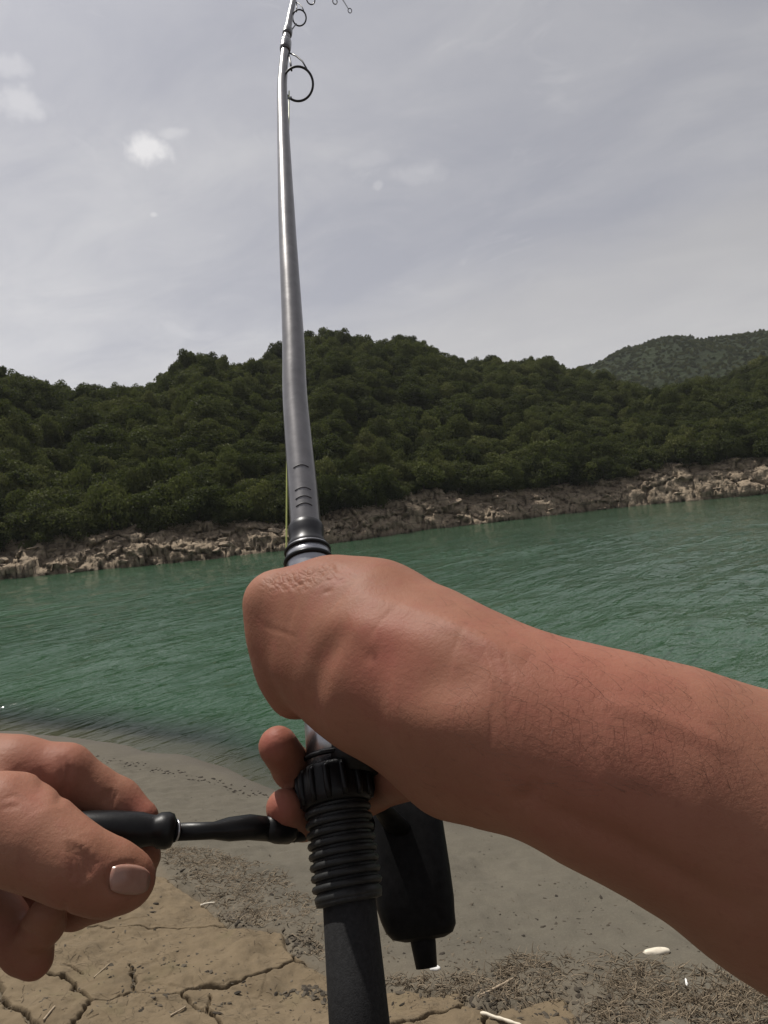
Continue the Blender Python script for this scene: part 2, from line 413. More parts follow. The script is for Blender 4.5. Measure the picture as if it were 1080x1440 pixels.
# broken clods and stubble mounds just beside the crust
band = np.where(~crin, np.exp(-(cdist / 0.28) ** 2), 0)
GZ += band * 0.016 * np.abs(fbm(GX * 14, GY * 14, oct=3, seed=21))
me = mesh_np('ground', np.stack([GX, GY, GZ], -1).reshape(-1, 3), grid_faces(len(gx), len(gy)))
wet = (1 - smooth01(0.0, 0.42, GS + 0.10 * fbm(GX * 3, GY * 3, oct=3, seed=12))) * 0.9
col_attr(me, 'wet', wet.ravel()); col_attr(me, 'dry', (np.where(crin, 1, 0) * 0.8 + band * 0.35).ravel())
me.materials.append(M['ground'])
ground = link(bpy.data.objects.new('ground', me)); tag(ground, 'sloping silt river bank, grey brown and smooth towards the water', kind='structure')
gbvh = BVHTree.FromPolygons([Vector(v) for v in np.stack([GX, GY, GZ], -1).reshape(-1, 3)[:, :].tolist()], grid_faces(len(gx), len(gy)).tolist())
def gz(x, y):
    h = gbvh.ray_cast(Vector((x, y, 30)), Vector((0, 0, -1)))
    return h[0].z if h[0] else 0.0

# ================================================================== cracked mud plates (each one a piece of the ground)
def wiggle(pts, amp, rnd, sub=7):
    out = [pts[0]]
    for a, b in pline(pts):
        for k in range(1, sub + 1):
            t = k / sub; x = a[0] + (b[0] - a[0]) * t; y = a[1] + (b[1] - a[1]) * t
            if k < sub: x += rnd.uniform(-amp, amp); y += rnd.uniform(-amp, amp)
            out.append((x, y))
    return out
CR_PX = [[(60, 1306), (90, 1303), (150, 1308), (205, 1306), (260, 1305), (330, 1303)],
         [(413, 1340), (416, 1352), (385, 1362), (345, 1378), (320, 1388), (280, 1391), (255, 1398)],
         [(416, 1352), (440, 1362), (475, 1378), (530, 1400)],
         [(255, 1398), (225, 1398), (190, 1396), (160, 1405), (130, 1408)],
         [(183, 1357), (188, 1372), (190, 1396)],
         [(255, 1398), (275, 1415), (310, 1442), (335, 1470)],
         [(295, 1402), (292, 1416), (298, 1430)],
         [(130, 1408), (118, 1425), (98, 1445), (80, 1475)],
         [(130, 1408), (110, 1395), (95, 1378), (85, 1374)],
         [(92, 1357), (115, 1370)],
         [(-30, 1395), (0, 1406), (30, 1420), (40, 1436), (70, 1460)],
         [(560, 1440), (600, 1430), (645, 1418), (664, 1414)],
         [(690, 1424), (680, 1436), (700, 1470)],
         [(-60, 1330), (0, 1350), (40, 1362), (85, 1374)],
         [(335, 1470), (420, 1480), (560, 1440)], [(80, 1475), (200, 1500), (335, 1470)]]
rnd = random.Random(4)
CSEG = []; CW = []
for k, c in enumerate(CR_PX):
    CSEG.append(pline(wiggle([gpt(*p) for p in c], 0.007, rnd, 5)))
h = 0.0043
xs = np.arange(-2.15, 0.72, h); ys = np.arange(1.45, 3.75, h)
X, Y = np.meshgrid(xs, ys, indexing='ij')
wx = X + 0.006 * fbm(X * 22, Y * 22, oct=3, seed=31); wy = Y + 0.006 * fbm(X * 22, Y * 22, oct=3, seed=37)
inside = in_poly(X + 0.02 * fbm(X * 9, Y * 9, oct=4, seed=41), Y + 0.02 * fbm(X * 9, Y * 9, oct=4, seed=43), CRUST)
wd = [0.0035, 0.0085, 0.006, 0.007, 0.006, 0.006, 0.005, 0.011, 0.006, 0.005, 0.009, 0.0045, 0.006, 0.006, 0.006, 0.006]
dc = np.full(X.shape, 9.0)
for sg, w in zip(CSEG, wd):
    dc = np.minimum(dc, seg_dist(wx, wy, sg) - 0.62 * w * (1 + 0.55 * fbm(X * 6, Y * 6, oct=2, seed=47)))
f1, f2, cid = worley(X * 1.5, Y * 1.5, seed=5)
left_out = (X < -1.55) | (Y < 1.75)
dc = np.where(left_out, np.minimum(dc, (f2 - f1) * 0.3 - 0.006), dc)
def edge_distance(mask, n):
    d = np.zeros(mask.shape); cur = mask.copy()
    for i in range(n):
        nx = cur.copy()
        nx[1:] &= cur[:-1]; nx[:-1] &= cur[1:]; nx[:, 1:] &= cur[:, :-1]; nx[:, :-1] &= cur[:, 1:]
        d += nx; cur = nx
    return d * h
de = edge_distance(inside, 6)
keep = inside & (dc > -0.0015)
prof = smooth01(-0.0015, 0.0055, dc) * smooth01(-0.004, 0.022, de)
ZR, _ = ground_raw(X, Y)
ZC = ZR - 0.022 + 0.027 * prof + 0.0035 * fbm(X * 13, Y * 13, oct=4, seed=51) + 0.004 * (cid - 0.5) * left_out
# flaky scabs and little pits
sc1, sc2, sid = worley(X * 9 + 0.4 * fbm(X * 8, Y * 8, seed=3), Y * 12, seed=8)
flake = (sid > 0.80) * smooth01(0.0, 0.12, sc2 - sc1)
ZC += 0.0045 * flake * (fbm(X * 2.3, Y * 2.3, oct=2, seed=77) > 0.05)
lab = np.zeros(X.shape, np.int32); nl = 0
kf = keep.copy(); kf &= (dc > 0.001)
for i, j in zip(*np.nonzero(kf)):
    if lab[i, j]: continue
    nl += 1; st = [(i, j)]; lab[i, j] = nl
    while st:
        a, b = st.pop()
        for c, d in ((a + 1, b), (a - 1, b), (a, b + 1), (a, b - 1)):
            if 0 <= c < kf.shape[0] and 0 <= d < kf.shape[1] and kf[c, d] and not lab[c, d]:
                lab[c, d] = nl; st.append((c, d))
for _ in range(2):                                     # grow the plates back over their sloping rims
    for sh, ax in ((1, 0), (-1, 0), (1, 1), (-1, 1)):
        r_ = np.roll(lab, sh, ax); lab = np.where((lab == 0) & keep, r_, lab)
GF = grid_faces(*X.shape); VV = np.stack([X, Y, ZC], -1).reshape(-1, 3); LF = lab.ravel()
cell = LF[GF].max(1); okc = (LF[GF] > 0).sum(1) >= 3
for k in range(1, nl + 1):
    f = GF[okc & (cell == k)]
    if len(f) < 60: continue
    u, inv_ = np.unique(f, return_inverse=True); v = VV[u]; f = inv_.reshape(-1, 4)
    c0 = v.mean(0)
    # skirt so that each plate is a slab with thickness
    e = np.concatenate([f[:, [0, 1]], f[:, [1, 2]], f[:, [2, 3]], f[:, [3, 0]]]); es = np.sort(e, 1)
    _, ix, ct = np.unique(es, axis=0, return_index=True, return_counts=True); be = e[ix[ct == 1]]
    low = v.copy(); low[:, 2] -= 0.02
    V2 = np.concatenate([v, low]); n = len(v)
    F2 = np.concatenate([f, np.stack([be[:, 1], be[:, 0], be[:, 0] + n, be[:, 1] + n], 1)])
    uu, iv = np.unique(F2, return_inverse=True)
    obj_np('mud_plate', V2[uu], iv.reshape(-1, 4), M['crust'], ground, True, tuple(c0))
cbvh = BVHTree.FromPolygons([Vector(p) for p in VV.tolist()], GF[okc].tolist())
def topz(x, y):
    hh = cbvh.ray_cast(Vector((x, y, 30)), Vector((0, 0, -1)))
    g = gz(x, y)
    return max(g, hh[0].z) if hh[0] else g

# ================================================================== far bank: hills in polar steps round the bay
def az_of(px, py): v = ray(px, py); return math.atan2(v.x, v.y), math.atan2(v.z, math.hypot(v.x, v.y))
SHORE_PX = [(-500, 860), (-200, 838), (0, 815), (100, 806), (200, 796), (300, 786), (400, 774), (500, 760), (600, 745), (700, 734), (800, 722), (900, 711), (1000, 702), (1080, 695), (1300, 676), (1600, 655)]
TOPR_PX = [(-200, 775), (0, 770), (60, 762), (150, 752), (240, 742), (320, 740), (400, 735), (470, 725), (540, 712), (600, 690), (660, 700), (740, 690), (820, 682), (880, 672), (930, 655), (1000, 650), (1080, 645), (1400, 600)]
RIDGE_PX = [(-600, 555), (-200, 522), (0, 528), (60, 532), (130, 537), (180, 545), (225, 538), (265, 522), (310, 513), (350, 504), (395, 482), (440, 468), (480, 468), (530, 478), (600, 488), (660, 500), (720, 508), (765, 513), (800, 516), (850, 534), (920, 552), (1000, 528), (1080, 494), (1300, 440), (1700, 400)]
FAR_PX = [(-300, 600), (600, 570), (760, 530), (830, 512), (880, 487), (920, 473), (950, 467), (990, 472), (1030, 464), (1080, 455), (1200, 440), (1500, 470), (1900, 560)]
SA, SD = zip(*[(math.atan2(p.x, p.y), math.hypot(p.x, p.y)) for p in (onz(*q) for q in SHORE_PX)])
RA, RE = zip(*[az_of(*q) for q in RIDGE_PX]); TA, TE = zip(*[az_of(*q) for q in TOPR_PX]); FA, FE = zip(*[az_of(*q) for q in FAR_PX])
RDIST_A = [R(-70), R(-30), R(-22), R(-17), R(-8), R(5), R(15), R(25), R(35), R(70)]
RDIST_D = [40, 34, 36, 62, 58, 60, 62, 66, 70, 75]        # metres from the shore back to the ridge line
def shore_d(a): return np.interp(a, SA, SD)
def ridge(a):
    d = shore_d(a) + np.interp(a, RDIST_A, RDIST_D)
    return d, d * np.tan(np.interp(a, RA, RE)) + EYE.z
VEG = 3.3                                                # the scrub stands this much above the soil
def hill_h(a, d):
    d0 = shore_d(a); dr, hr = ridge(a); hr = hr - VEG
    rb = 2.6 + 1.2 * fbm(a * 40, a * 0 + 2, oct=3, seed=61)            # depth of the rock band
    # the step of bare rock below the scrub line
    hrk = np.maximum((d0 + 3.0) * np.tan(np.interp(a, TA, TE)) + EYE.z, 1.0)
    t = d - d0
    rockz = np.interp(np.clip(t / 3.4, -3, 1), [-3, -0.25, 0, 0.12, 0.5, 1], [-3, -1.2, 0.05, 0.28, 0.62, 1.0])
    rockz = np.where(rockz > 0, rockz * hrk, rockz)
    u = np.clip((t - 3.4) / np.maximum(dr - d0 - 3.4, 1), 0, 1)
    sl = hrk + (hr - hrk) * (0.35 * u + 0.65 * np.sin(u * math.pi / 2) ** 1.15)
    z = np.where(t < 3.4, rockz, sl)
    back = np.clip(d - dr, 0, None)
    z = z - 0.28 * back
    gul = fbm(a * 16 + 3, d * 0.03, oct=4, seed=71)
    z = z + 2.7 * gul * smooth01(0.0, 0.35, u) * (1 - smooth01(0.8, 1.0, u))
    # ledges and blocks in the rock
    x, y = np.sin(a) * d, np.cos(a) * d
    rockw = smooth01(-1.5, 0.2, t) * (1 - smooth01(3.2, 5.5, t))
    w1, w2, wc = worley(x * 0.55 + y * 0.2, y * 0.55 + 3 * a, seed=15)
    z = z + rockw * (0.7 * (wc - 0.5) + 0.15 * fbm(x * 2.2, y * 2.2, oct=3, seed=23))
    return z, rockw, u, t
aa = np.linspace(R(-58), R(58), 1050)
tt = np.concatenate([np.linspace(-4, -0.4, 5), np.linspace(-0.2, 5.4, 40), np.linspace(5.8, 160, 80)])
A2, T2 = np.meshgrid(aa, tt, indexing='ij')
D2 = shore_d(A2) + T2
HZ, HR, HU, HT = hill_h(A2, D2)
HX, HY = np.sin(A2) * D2, np.cos(A2) * D2
# the rock face is broken into tilted slabs: blocks stand proud, joints are recessed
along = A2 * 55.0
def slabs(sx, sz, seed, tilt):
    q1, q2, qc = worley(along * sx + HZ * tilt + 0.35 * fbm(along * .6, HZ * .6, oct=2, seed=seed + 1), HZ * sz - along * 0.16 * tilt + 0.3 * fbm(along * .5, HZ, oct=2, seed=seed + 2), seed=seed)
    return qc, np.exp(-((q2 - q1) / 0.085) ** 2)
c1, j1 = slabs(0.42, 0.85, 301, 0.35); c2, j2 = slabs(0.9, 3.0, 311, 0.6)
outw = HR * (0.65 * (c1 - 0.4) - 0.60 * j1 + 0.20 * (c2 - 0.5) - 0.26 * j2 + 0.16 * fbm(along * 2.4, HZ * 3, oct=3, seed=81))
HX2 = HX - np.sin(A2) * outw; HY2 = HY - np.cos(A2) * outw; HZ = HZ + HR * 0.18 * (c2 - 0.5)
me = mesh_np('hillside', np.stack([HX2, HY2, HZ], -1).reshape(-1, 3), grid_faces(len(aa), len(tt)))
col_attr(me, 'rock', np.clip(HR * 1.6 * (HT < 4.2), 0, 1).ravel())
me.materials.append(M['hill'])
hillside = link(bpy.data.objects.new('hillside', me)); tag(hillside, 'steep dark hillside with a bare rock foot across the water', kind='structure')

# far hill behind the right shoulder
fa = np.linspace(R(-20), R(62), 260); fd = np.linspace(240, 620, 60)
A3, D3 = np.meshgrid(fa, fd, indexing='ij')
pk = 400 * np.tan(np.interp(A3, FA, FE)) + EYE.z - 4
sh = np.where(D3 < 400, smooth01(200, 400, D3), 1 - 0.7 * smooth01(400, 700, D3))
FZ = pk * sh + 5 * fbm(np.sin(A3) * D3 * 0.015, np.cos(A3) * D3 * 0.015, oct=4, seed=91) * (1 - np.exp(-((D3 - 400) / 60.) ** 2) * 0.6) + 1.2 * fbm(np.sin(A3) * D3 * 0.09, np.cos(A3) * D3 * 0.09, oct=3, seed=93)
far_hill = obj_np('far_hill', np.stack([np.sin(A3) * D3, np.cos(A3) * D3, FZ], -1).reshape(-1, 3), grid_faces(len(fa), len(fd)), M['far'])
tag(far_hill, 'distant grey green hill rising behind the right shoulder', kind='structure')

# ================================================================== water
wa = np.concatenate([np.radians(np.linspace(-100, -37, 60)), np.radians(np.arange(-36, 36.05, 0.095)), np.radians(np.linspace(37, 100, 60))])
wr = EYE.z * FPX / np.linspace(560, 36, 400); wr = np.concatenate([[2.0, 3.0, 3.8], wr, np.geomspace(wr[-1] * 1.06, 700, 22)])
WA, WR = np.meshgrid(wa, wr, indexing='ij')
WX, WY = np.sin(WA) * WR, np.cos(WA) * WR
bed, s_ = ground_raw(WX, WY)
dep = np.where(WY > 30, 5, -bed)
# wind waves: long crests running away to the right, several lengths, fading where the far steps get coarse
def crests(ang, lu, lv, seed, oct=2):
    ca, sa = math.cos(ang), math.sin(ang)
    u = WX * ca + WY * sa; v = -WX * sa + WY * ca
    v = v + 0.25 / lv * vnoise(u * lu * 0.7, v * lv * 0.3, seed=seed + 50)
    return fbm(u * lu, v * lv, oct=oct, seed=seed, gain=0.45)
AW = R(44)
gust = 0.75 + 0.45 * fbm(WX * 0.11, WY * 0.16, oct=3, seed=401)
wz = 0.060 * crests(AW, 0.26, 1.25, 411) + 0.036 * crests(AW + R(8), 0.55, 2.5, 421) * gust + 0.0150 * crests(AW - R(12), 1.3, 5.2, 431) * gust + 0.016 * crests(AW - R(58), 0.7, 1.9, 441)
wz = wz * (0.10 + 0.90 * smooth01(0.02, 0.55, dep)) * (1 - 0.45 * smooth01(24, 60, WR))
me = mesh_np('water', np.stack([WX, WY, wz], -1).reshape(-1, 3), grid_faces(len(wa), len(wr)))
col_attr(me, 'murk', smooth01(0.0, 0.42, dep).ravel())
col_attr(me, 'calm', (0.30 + 0.70 * smooth01(0.0, 0.35, dep)).ravel())
me.materials.append(M['water'])
water = link(bpy.data.objects.new('water', me)); tag(water, 'rippled green river water', kind='structure')
# ================================================================== rocks along the far shore
def rock_mesh(seed):
    r = random.Random(seed); bm = bmesh.new()
    for _ in range(15):
        v = Vector((r.gauss(0, 1), r.gauss(0, 1), r.gauss(0, 1))).normalized()
        v = Vector((max(-.8, min(.8, v.x * 1.1)), max(-.8, min(.8, v.y)), max(-.7, min(.7, v.z)))) * r.uniform(.85, 1.05)
        bm.verts.new((v.x, v.y * .8, v.z * .62))
    bmesh.ops.convex_hull(bm, input=bm.verts)
    bmesh.ops.delete(bm, geom=[v for v in bm.verts if not v.link_faces], context='VERTS')
    bmesh.ops.bevel(bm, geom=bm.edges[:], offset=0.05, segments=1, affect='EDGES')
    me = bpy.data.meshes.new('rock'); bm.to_mesh(me); bm.free()
    me.materials.append(M['rock']); return me
rocks = [rock_mesh(s) for s in range(14)]
rnd = random.Random(11)
for i in range(130):
    a = R(rnd.uniform(-36, 36)); t = rnd.uniform(-0.1, 3.9) ** 1.0
    d = float(shore_d(a)) + t
    z = float(hill_h(np.array([a]), np.array([d]))[0][0])
    if z < -0.3: continue
    s = rnd.uniform(0.18, 0.48) * (1.8 if rnd.random() < 0.1 else 1.0)
    o = bpy.data.objects.new('rock', rocks[i % len(rocks)])
    o.location = (math.sin(a) * d, math.cos(a) * d, max(z, -0.05) + 0.12 * s)
    o.scale = (s * rnd.uniform(1.0, 1.9), s * rnd.uniform(.8, 1.2), s * rnd.uniform(.55, 1.0))
    o.rotation_euler = (rnd.gauss(0.1, .25), rnd.gauss(-0.15, .25), -a + rnd.gauss(0, .5))
    link(o, hillside)

# ================================================================== scrub and trees
def crown_arrays(seed, n_lobe, leaves, leaf, shape, skirt=0.0):
    r = np.random.RandomState(seed)
    cs, rs = [], []
    for k in range(n_lobe):
        u = r.rand() * 2 * math.pi; q = math.sqrt(r.rand()) * 0.62; zz = r.rand()
        w = shape(zz)
        cs.append((math.cos(u) * q * w, math.sin(u) * q * w, 0.15 + zz * 0.72)); rs.append((0.20 + 0.20 * r.rand()) * (0.55 + 0.45 * w))
    cs = np.array(cs); rs = np.array(rs)
    k = r.choice(n_lobe, leaves, p=rs ** 2 / (rs ** 2).sum())
    n = r.normal(size=(leaves, 3)); n /= np.linalg.norm(n, axis=1)[:, None]
    n[:, 2] = np.where((n[:, 2] < -0.35) & (r.rand(leaves) < 0.75), -n[:, 2], n[:, 2])
    rad = rs[k] * (0.60 + 0.60 * r.rand(leaves) ** 0.8)
    p = cs[k] + n * rad[:, None] * np.array([1, 1, 0.8])
    # leaf clump: a quad facing roughly outward
    nn = n + r.normal(size=n.shape) * 0.55; nn /= np.linalg.norm(nn, axis=1)[:, None]
    t = np.cross(nn, r.normal(size=n.shape)); t /= np.linalg.norm(t, axis=1)[:, None] + 1e-9
    b = np.cross(nn, t)
    s = leaf * (0.6 + 0.8 * r.rand(leaves))[:, None]
    bend = nn * s * 0.28
    V = np.stack([p - t * s, p - b * s * 0.55 + bend, p + t * s, p + b * s * 0.55 + bend], 1).reshape(-1, 3)
    F = np.arange(leaves * 4).reshape(-1, 4)
    tone = np.repeat(np.clip(0.15 + 0.6 * r.rand(leaves) + 0.25 * (p[:, 2]), 0, 1), 4)  # random leaf tone, plus top light painted in as paler upper leaves
    return V, F, tone
def trunk_arrays(seed, height):
    r = np.random.RandomState(seed); V = []; F = []
    def limb(p0, p1, r0, r1):
        k = len(V); p0 = np.array(p0); p1 = np.array(p1); ax = p1 - p0; ax /= np.linalg.norm(ax)
        u = np.cross(ax, (0.3, 1, 0.1)); u /= np.linalg.norm(u); w = np.cross(ax, u)
        for p, q in ((p0, r0), (p1, r1)):
            for i in range(5):
                a = i * 2 * math.pi / 5; V.append(p + (u * math.cos(a) + w * math.sin(a)) * q)
        for i in range(5): F.append((k + i, k + (i + 1) % 5, k + 5 + (i + 1) % 5, k + 5 + i))
    top = np.array((r.normal() * .05, r.normal() * .05, height * .55))
    limb((0, 0, -0.25), top, .035, .024)
    for _ in range(5):
        a = r.rand() * 6.28; limb(top * r.uniform(.5, 1), (math.cos(a) * .35, math.sin(a) * .35, height * r.uniform(.6, .9)), .018, .006)
    return np.array(V), np.array(F)
def barkm():
    m, nt, out = new_mat('bark'); N = NT(nt)
    principled(N, out, N.ramp(N.noise(N.obj(), 8, 4), [(0.3, (0.05, 0.04, 0.03)), (0.7, (0.12, 0.10, 0.08))]), 0.9); return m
M['bark'] = barkm()
dome = lambda z: math.sqrt(max(0.05, 1 - (z * 0.95) ** 2)); ball = lambda z: math.sqrt(max(0.05, 1 - (2 * z - 1) ** 2)); tall = lambda z: 0.75 * math.sqrt(max(0.05, 1 - (1.7 * z - 0.75) ** 2))
protos = []
for k in range(9):
    shp = (dome, ball, tall)[k % 3]
    V, F, tone = crown_arrays(100 + k, 9 + k % 4, 2100, 0.043, shp)
    if shp is tall: V = V * np.array([0.85, 0.85, 1.45])
    me = mesh_np('crown', V, F, False); col_attr(me, 'tone', tone)
    me.materials.append(M['leafB'] if k in (2, 4, 8) else M['leafA'])
    TV, TF = trunk_arrays(200 + k, 1.0)
    tm = mesh_np('trunk', TV, TF); tm.materials.append(M['bark'])
    protos.append((me, tm))
# low dense scrub prototypes without a trunk of their own, for the mass of the wood
rnd = random.Random(7)
placed = {}
def free(x, y, gap):
    c = (int(math.floor(x / 2)), int(math.floor(y / 2)))
    for i in (-1, 0, 1):
        for j in (-1, 0, 1):
            for q in placed.get((c[0] + i, c[1] + j), ()):
                if (q[0] - x) ** 2 + (q[1] - y) ** 2 < gap * gap: return False
    placed.setdefault(c, []).append((x, y)); return True
def zone(a):
    return 'left' if a < R(-17.5) else ('middle' if a < R(20) else 'right')
TL = {'left': ('dense leafy tree low on the left hillside, just above the bare rocks', 'trees along the foot of the left hillside'),
      'middle': ('dense leafy tree low on the middle hillside, just above the bare rocks', 'trees along the foot of the middle hillside'),
      'right': ('dense leafy tree low on the right hillside, just above the bare rocks', 'trees along the foot of the right hillside')}
SLB = {'left': ('leafy tree standing on the skyline of the left hill', 'skyline trees of the left hill'),
       'middle': ('leafy tree standing on the skyline of the middle hill', 'skyline trees of the middle hill'),
       'right': ('leafy tree standing on the skyline of the right hillside', 'skyline trees of the right hillside')}
def tree(a, d, s, k, lab, zoff=0.0):
    z = float(hill_h(np.array([a]), np.array([d]))[0][0])
    t = empty('tree', (math.sin(a) * d, math.cos(a) * d, z - 0.1 * s + zoff))
    t.rotation_euler = (rnd.gauss(0, .06), rnd.gauss(0, .06), rnd.uniform(0, 6.28)); t.scale = (s * rnd.uniform(.9, 1.15), s * rnd.uniform(.9, 1.15), s)
    cm, tm = protos[k]
    c = bpy.data.objects.new('crown', cm); link(c, t)
    b = bpy.data.objects.new('trunk', tm); link(b, t)
    look = ('low domed', 'rounded', 'tall narrow')[k % 3] + (' pale lime green' if k in (2, 4, 8) else ' dark green')
    tag(t, lab[0].replace('dense leafy', look).replace('leafy', look), 'tree', lab[1])
n = 0
for i in range(3000):
    if n >= 150: break
    a = R(rnd.uniform(-33, 33)); t = rnd.uniform(3.6, 9.0)
    d = float(shore_d(a)) + t
    if not free(math.sin(a) * d, math.cos(a) * d, 1.5): continue
    tree(a, d, rnd.uniform(1.6, 3.2), rnd.randrange(9), TL[zone(a)]); n += 1
n = 0
for i in range(3000):
    if n >= 110: break
    a = R(rnd.uniform(-33, 33)); dr, hr = ridge(np.array([a])); d = float(dr[0]) + rnd.uniform(-5, 0.5)
    if not free(math.sin(a) * d, math.cos(a) * d, 1.3): continue
    tree(a, d, rnd.uniform(1.6, 2.9) * (1.35 if rnd.random() < .12 else 1), rnd.randrange(9), SLB[zone(a)]); n += 1

# the rest of the wood: one mass of scrub on the slope, instanced on points
pts, rots, scl, idx = [], [], [], []
tries = 0
while len(pts) < 9400 and tries < 80000:
    tries += 1
    a = R(rnd.uniform(-57, 57)); d0 = float(shore_d(a)); dr = float(ridge(np.array([a]))[0][0])
    u = rnd.random() ** 0.9
    t = 3.3 + u * (dr - d0 - 3.3 + 4)
    d = d0 + t; x, y = math.sin(a) * d, math.cos(a) * d
    if not free(x, y, 0.80 + 0.30 * u): continue
    pts.append((a, d)); scl.append(rnd.uniform(0.9, 3.0) * (1.0 + 0.25 * mnoise.noise((x * .08, y * .08, 3)))); rots.append(rnd.uniform(0, 6.28)); idx.append(rnd.randrange(9) if rnd.random() < 0.85 else rnd.choice((0, 1, 3)))
PA = np.array(pts); z = hill_h(PA[:, 0], PA[:, 1])[0] - 0.25
PV = np.stack([np.sin(PA[:, 0]) * PA[:, 1], np.cos(PA[:, 0]) * PA[:, 1], z], 1)
def scatter(name, PV, rots, scl, idx, meshes, label, cat):
    me = bpy.data.meshes.new(name); me.vertices.add(len(PV)); me.vertices.foreach_set('co', np.asarray(PV, dtype=np.float32).ravel())
    for an, ty, vals in (('rz', 'FLOAT', rots), ('sc', 'FLOAT', scl), ('ix', 'INT', idx)):
        at_ = me.attributes.new(an, ty, 'POINT'); at_.data.foreach_set('value', np.asarray(vals, dtype=np.int32 if ty == 'INT' else np.float32))
    o = link(bpy.data.objects.new(name, me))
    pc = bpy.data.collections.new(name + '_kinds')          # not linked to the scene: only a source for the scatter
    for i, m_ in enumerate(meshes):
        q = bpy.data.objects.new('%s_kind_%02d' % (name, i), m_); pc.objects.link(q)
    ng = bpy.data.node_groups.new(name, 'GeometryNodeTree')
    ng.interface.new_socket('Geometry', in_out='INPUT', socket_type='NodeSocketGeometry')
    ng.interface.new_socket('Geometry', in_out='OUTPUT', socket_type='NodeSocketGeometry')
    gi = ng.nodes.new('NodeGroupInput'); go = ng.nodes.new('NodeGroupOutput')
    ci = ng.nodes.new('GeometryNodeCollectionInfo'); ci.inputs[0].default_value = pc; ci.inputs['Separate Children'].default_value = True; ci.inputs['Reset Children'].default_value = True
    iop = ng.nodes.new('GeometryNodeInstanceOnPoints'); iop.inputs['Pick Instance'].default_value = True
    def at_(nm, dt):
        q = ng.nodes.new('GeometryNodeInputNamedAttribute'); q.data_type = dt; q.inputs[0].default_value = nm; return q.outputs[0]
    cx = ng.nodes.new('ShaderNodeCombineXYZ'); ng.links.new(at_('rz', 'FLOAT'), cx.inputs[2])
    e2r = ng.nodes.new('FunctionNodeEulerToRotation'); ng.links.new(cx.outputs[0], e2r.inputs[0])
    cs_ = ng.nodes.new('ShaderNodeCombineXYZ'); sc_ = at_('sc', 'FLOAT')
    for q in range(3): ng.links.new(sc_, cs_.inputs[q])
    ng.links.new(gi.outputs[0], iop.inputs['Points']); ng.links.new(ci.outputs[0], iop.inputs['Instance'])
    ng.links.new(at_('ix', 'INT'), iop.inputs['Instance Index']); ng.links.new(e2r.outputs[0], iop.inputs['Rotation']); ng.links.new(cs_.outputs[0], iop.inputs['Scale'])
    ng.links.new(iop.outputs[0], go.inputs[0])
    md = o.modifiers.new('scatter', 'NODES'); md.node_group = ng
    tag(o, label, cat, kind='stuff'); return o
scatter('hillside_scrub', PV, rots, scl, idx, [p[0] for p in protos], 'mass of dark green scrub and trees covering the far hillside', 'scrub')
# scrub on the far hill
rr = np.random.RandomState(5); n = 5200
fa_ = rr.uniform(R(8), R(40), n); fd_ = rr.uniform(300, 420, n)
bv = BVHTree.FromPolygons([v.co.copy() for v in far_hill.data.vertices], [tuple(p.vertices) for p in far_hill.data.polygons])
P3, S3 = [], []
for a, d in zip(fa_, fd_):
    x, y = math.sin(a) * d, math.cos(a) * d; hh = bv.ray_cast(Vector((x, y, 400)), Vector((0, 0, -1)))
    if hh[0]: P3.append((x, y, hh[0].z - 0.6)); S3.append(rr.uniform(1.0, 1.7))
scatter('far_scrub', P3, rr.uniform(0, 6.28, len(P3)), S3, rr.randint(0, 9, len(P3)), [p[0] for p in protos], 'low scrub dotted over the distant hill', 'scrub')
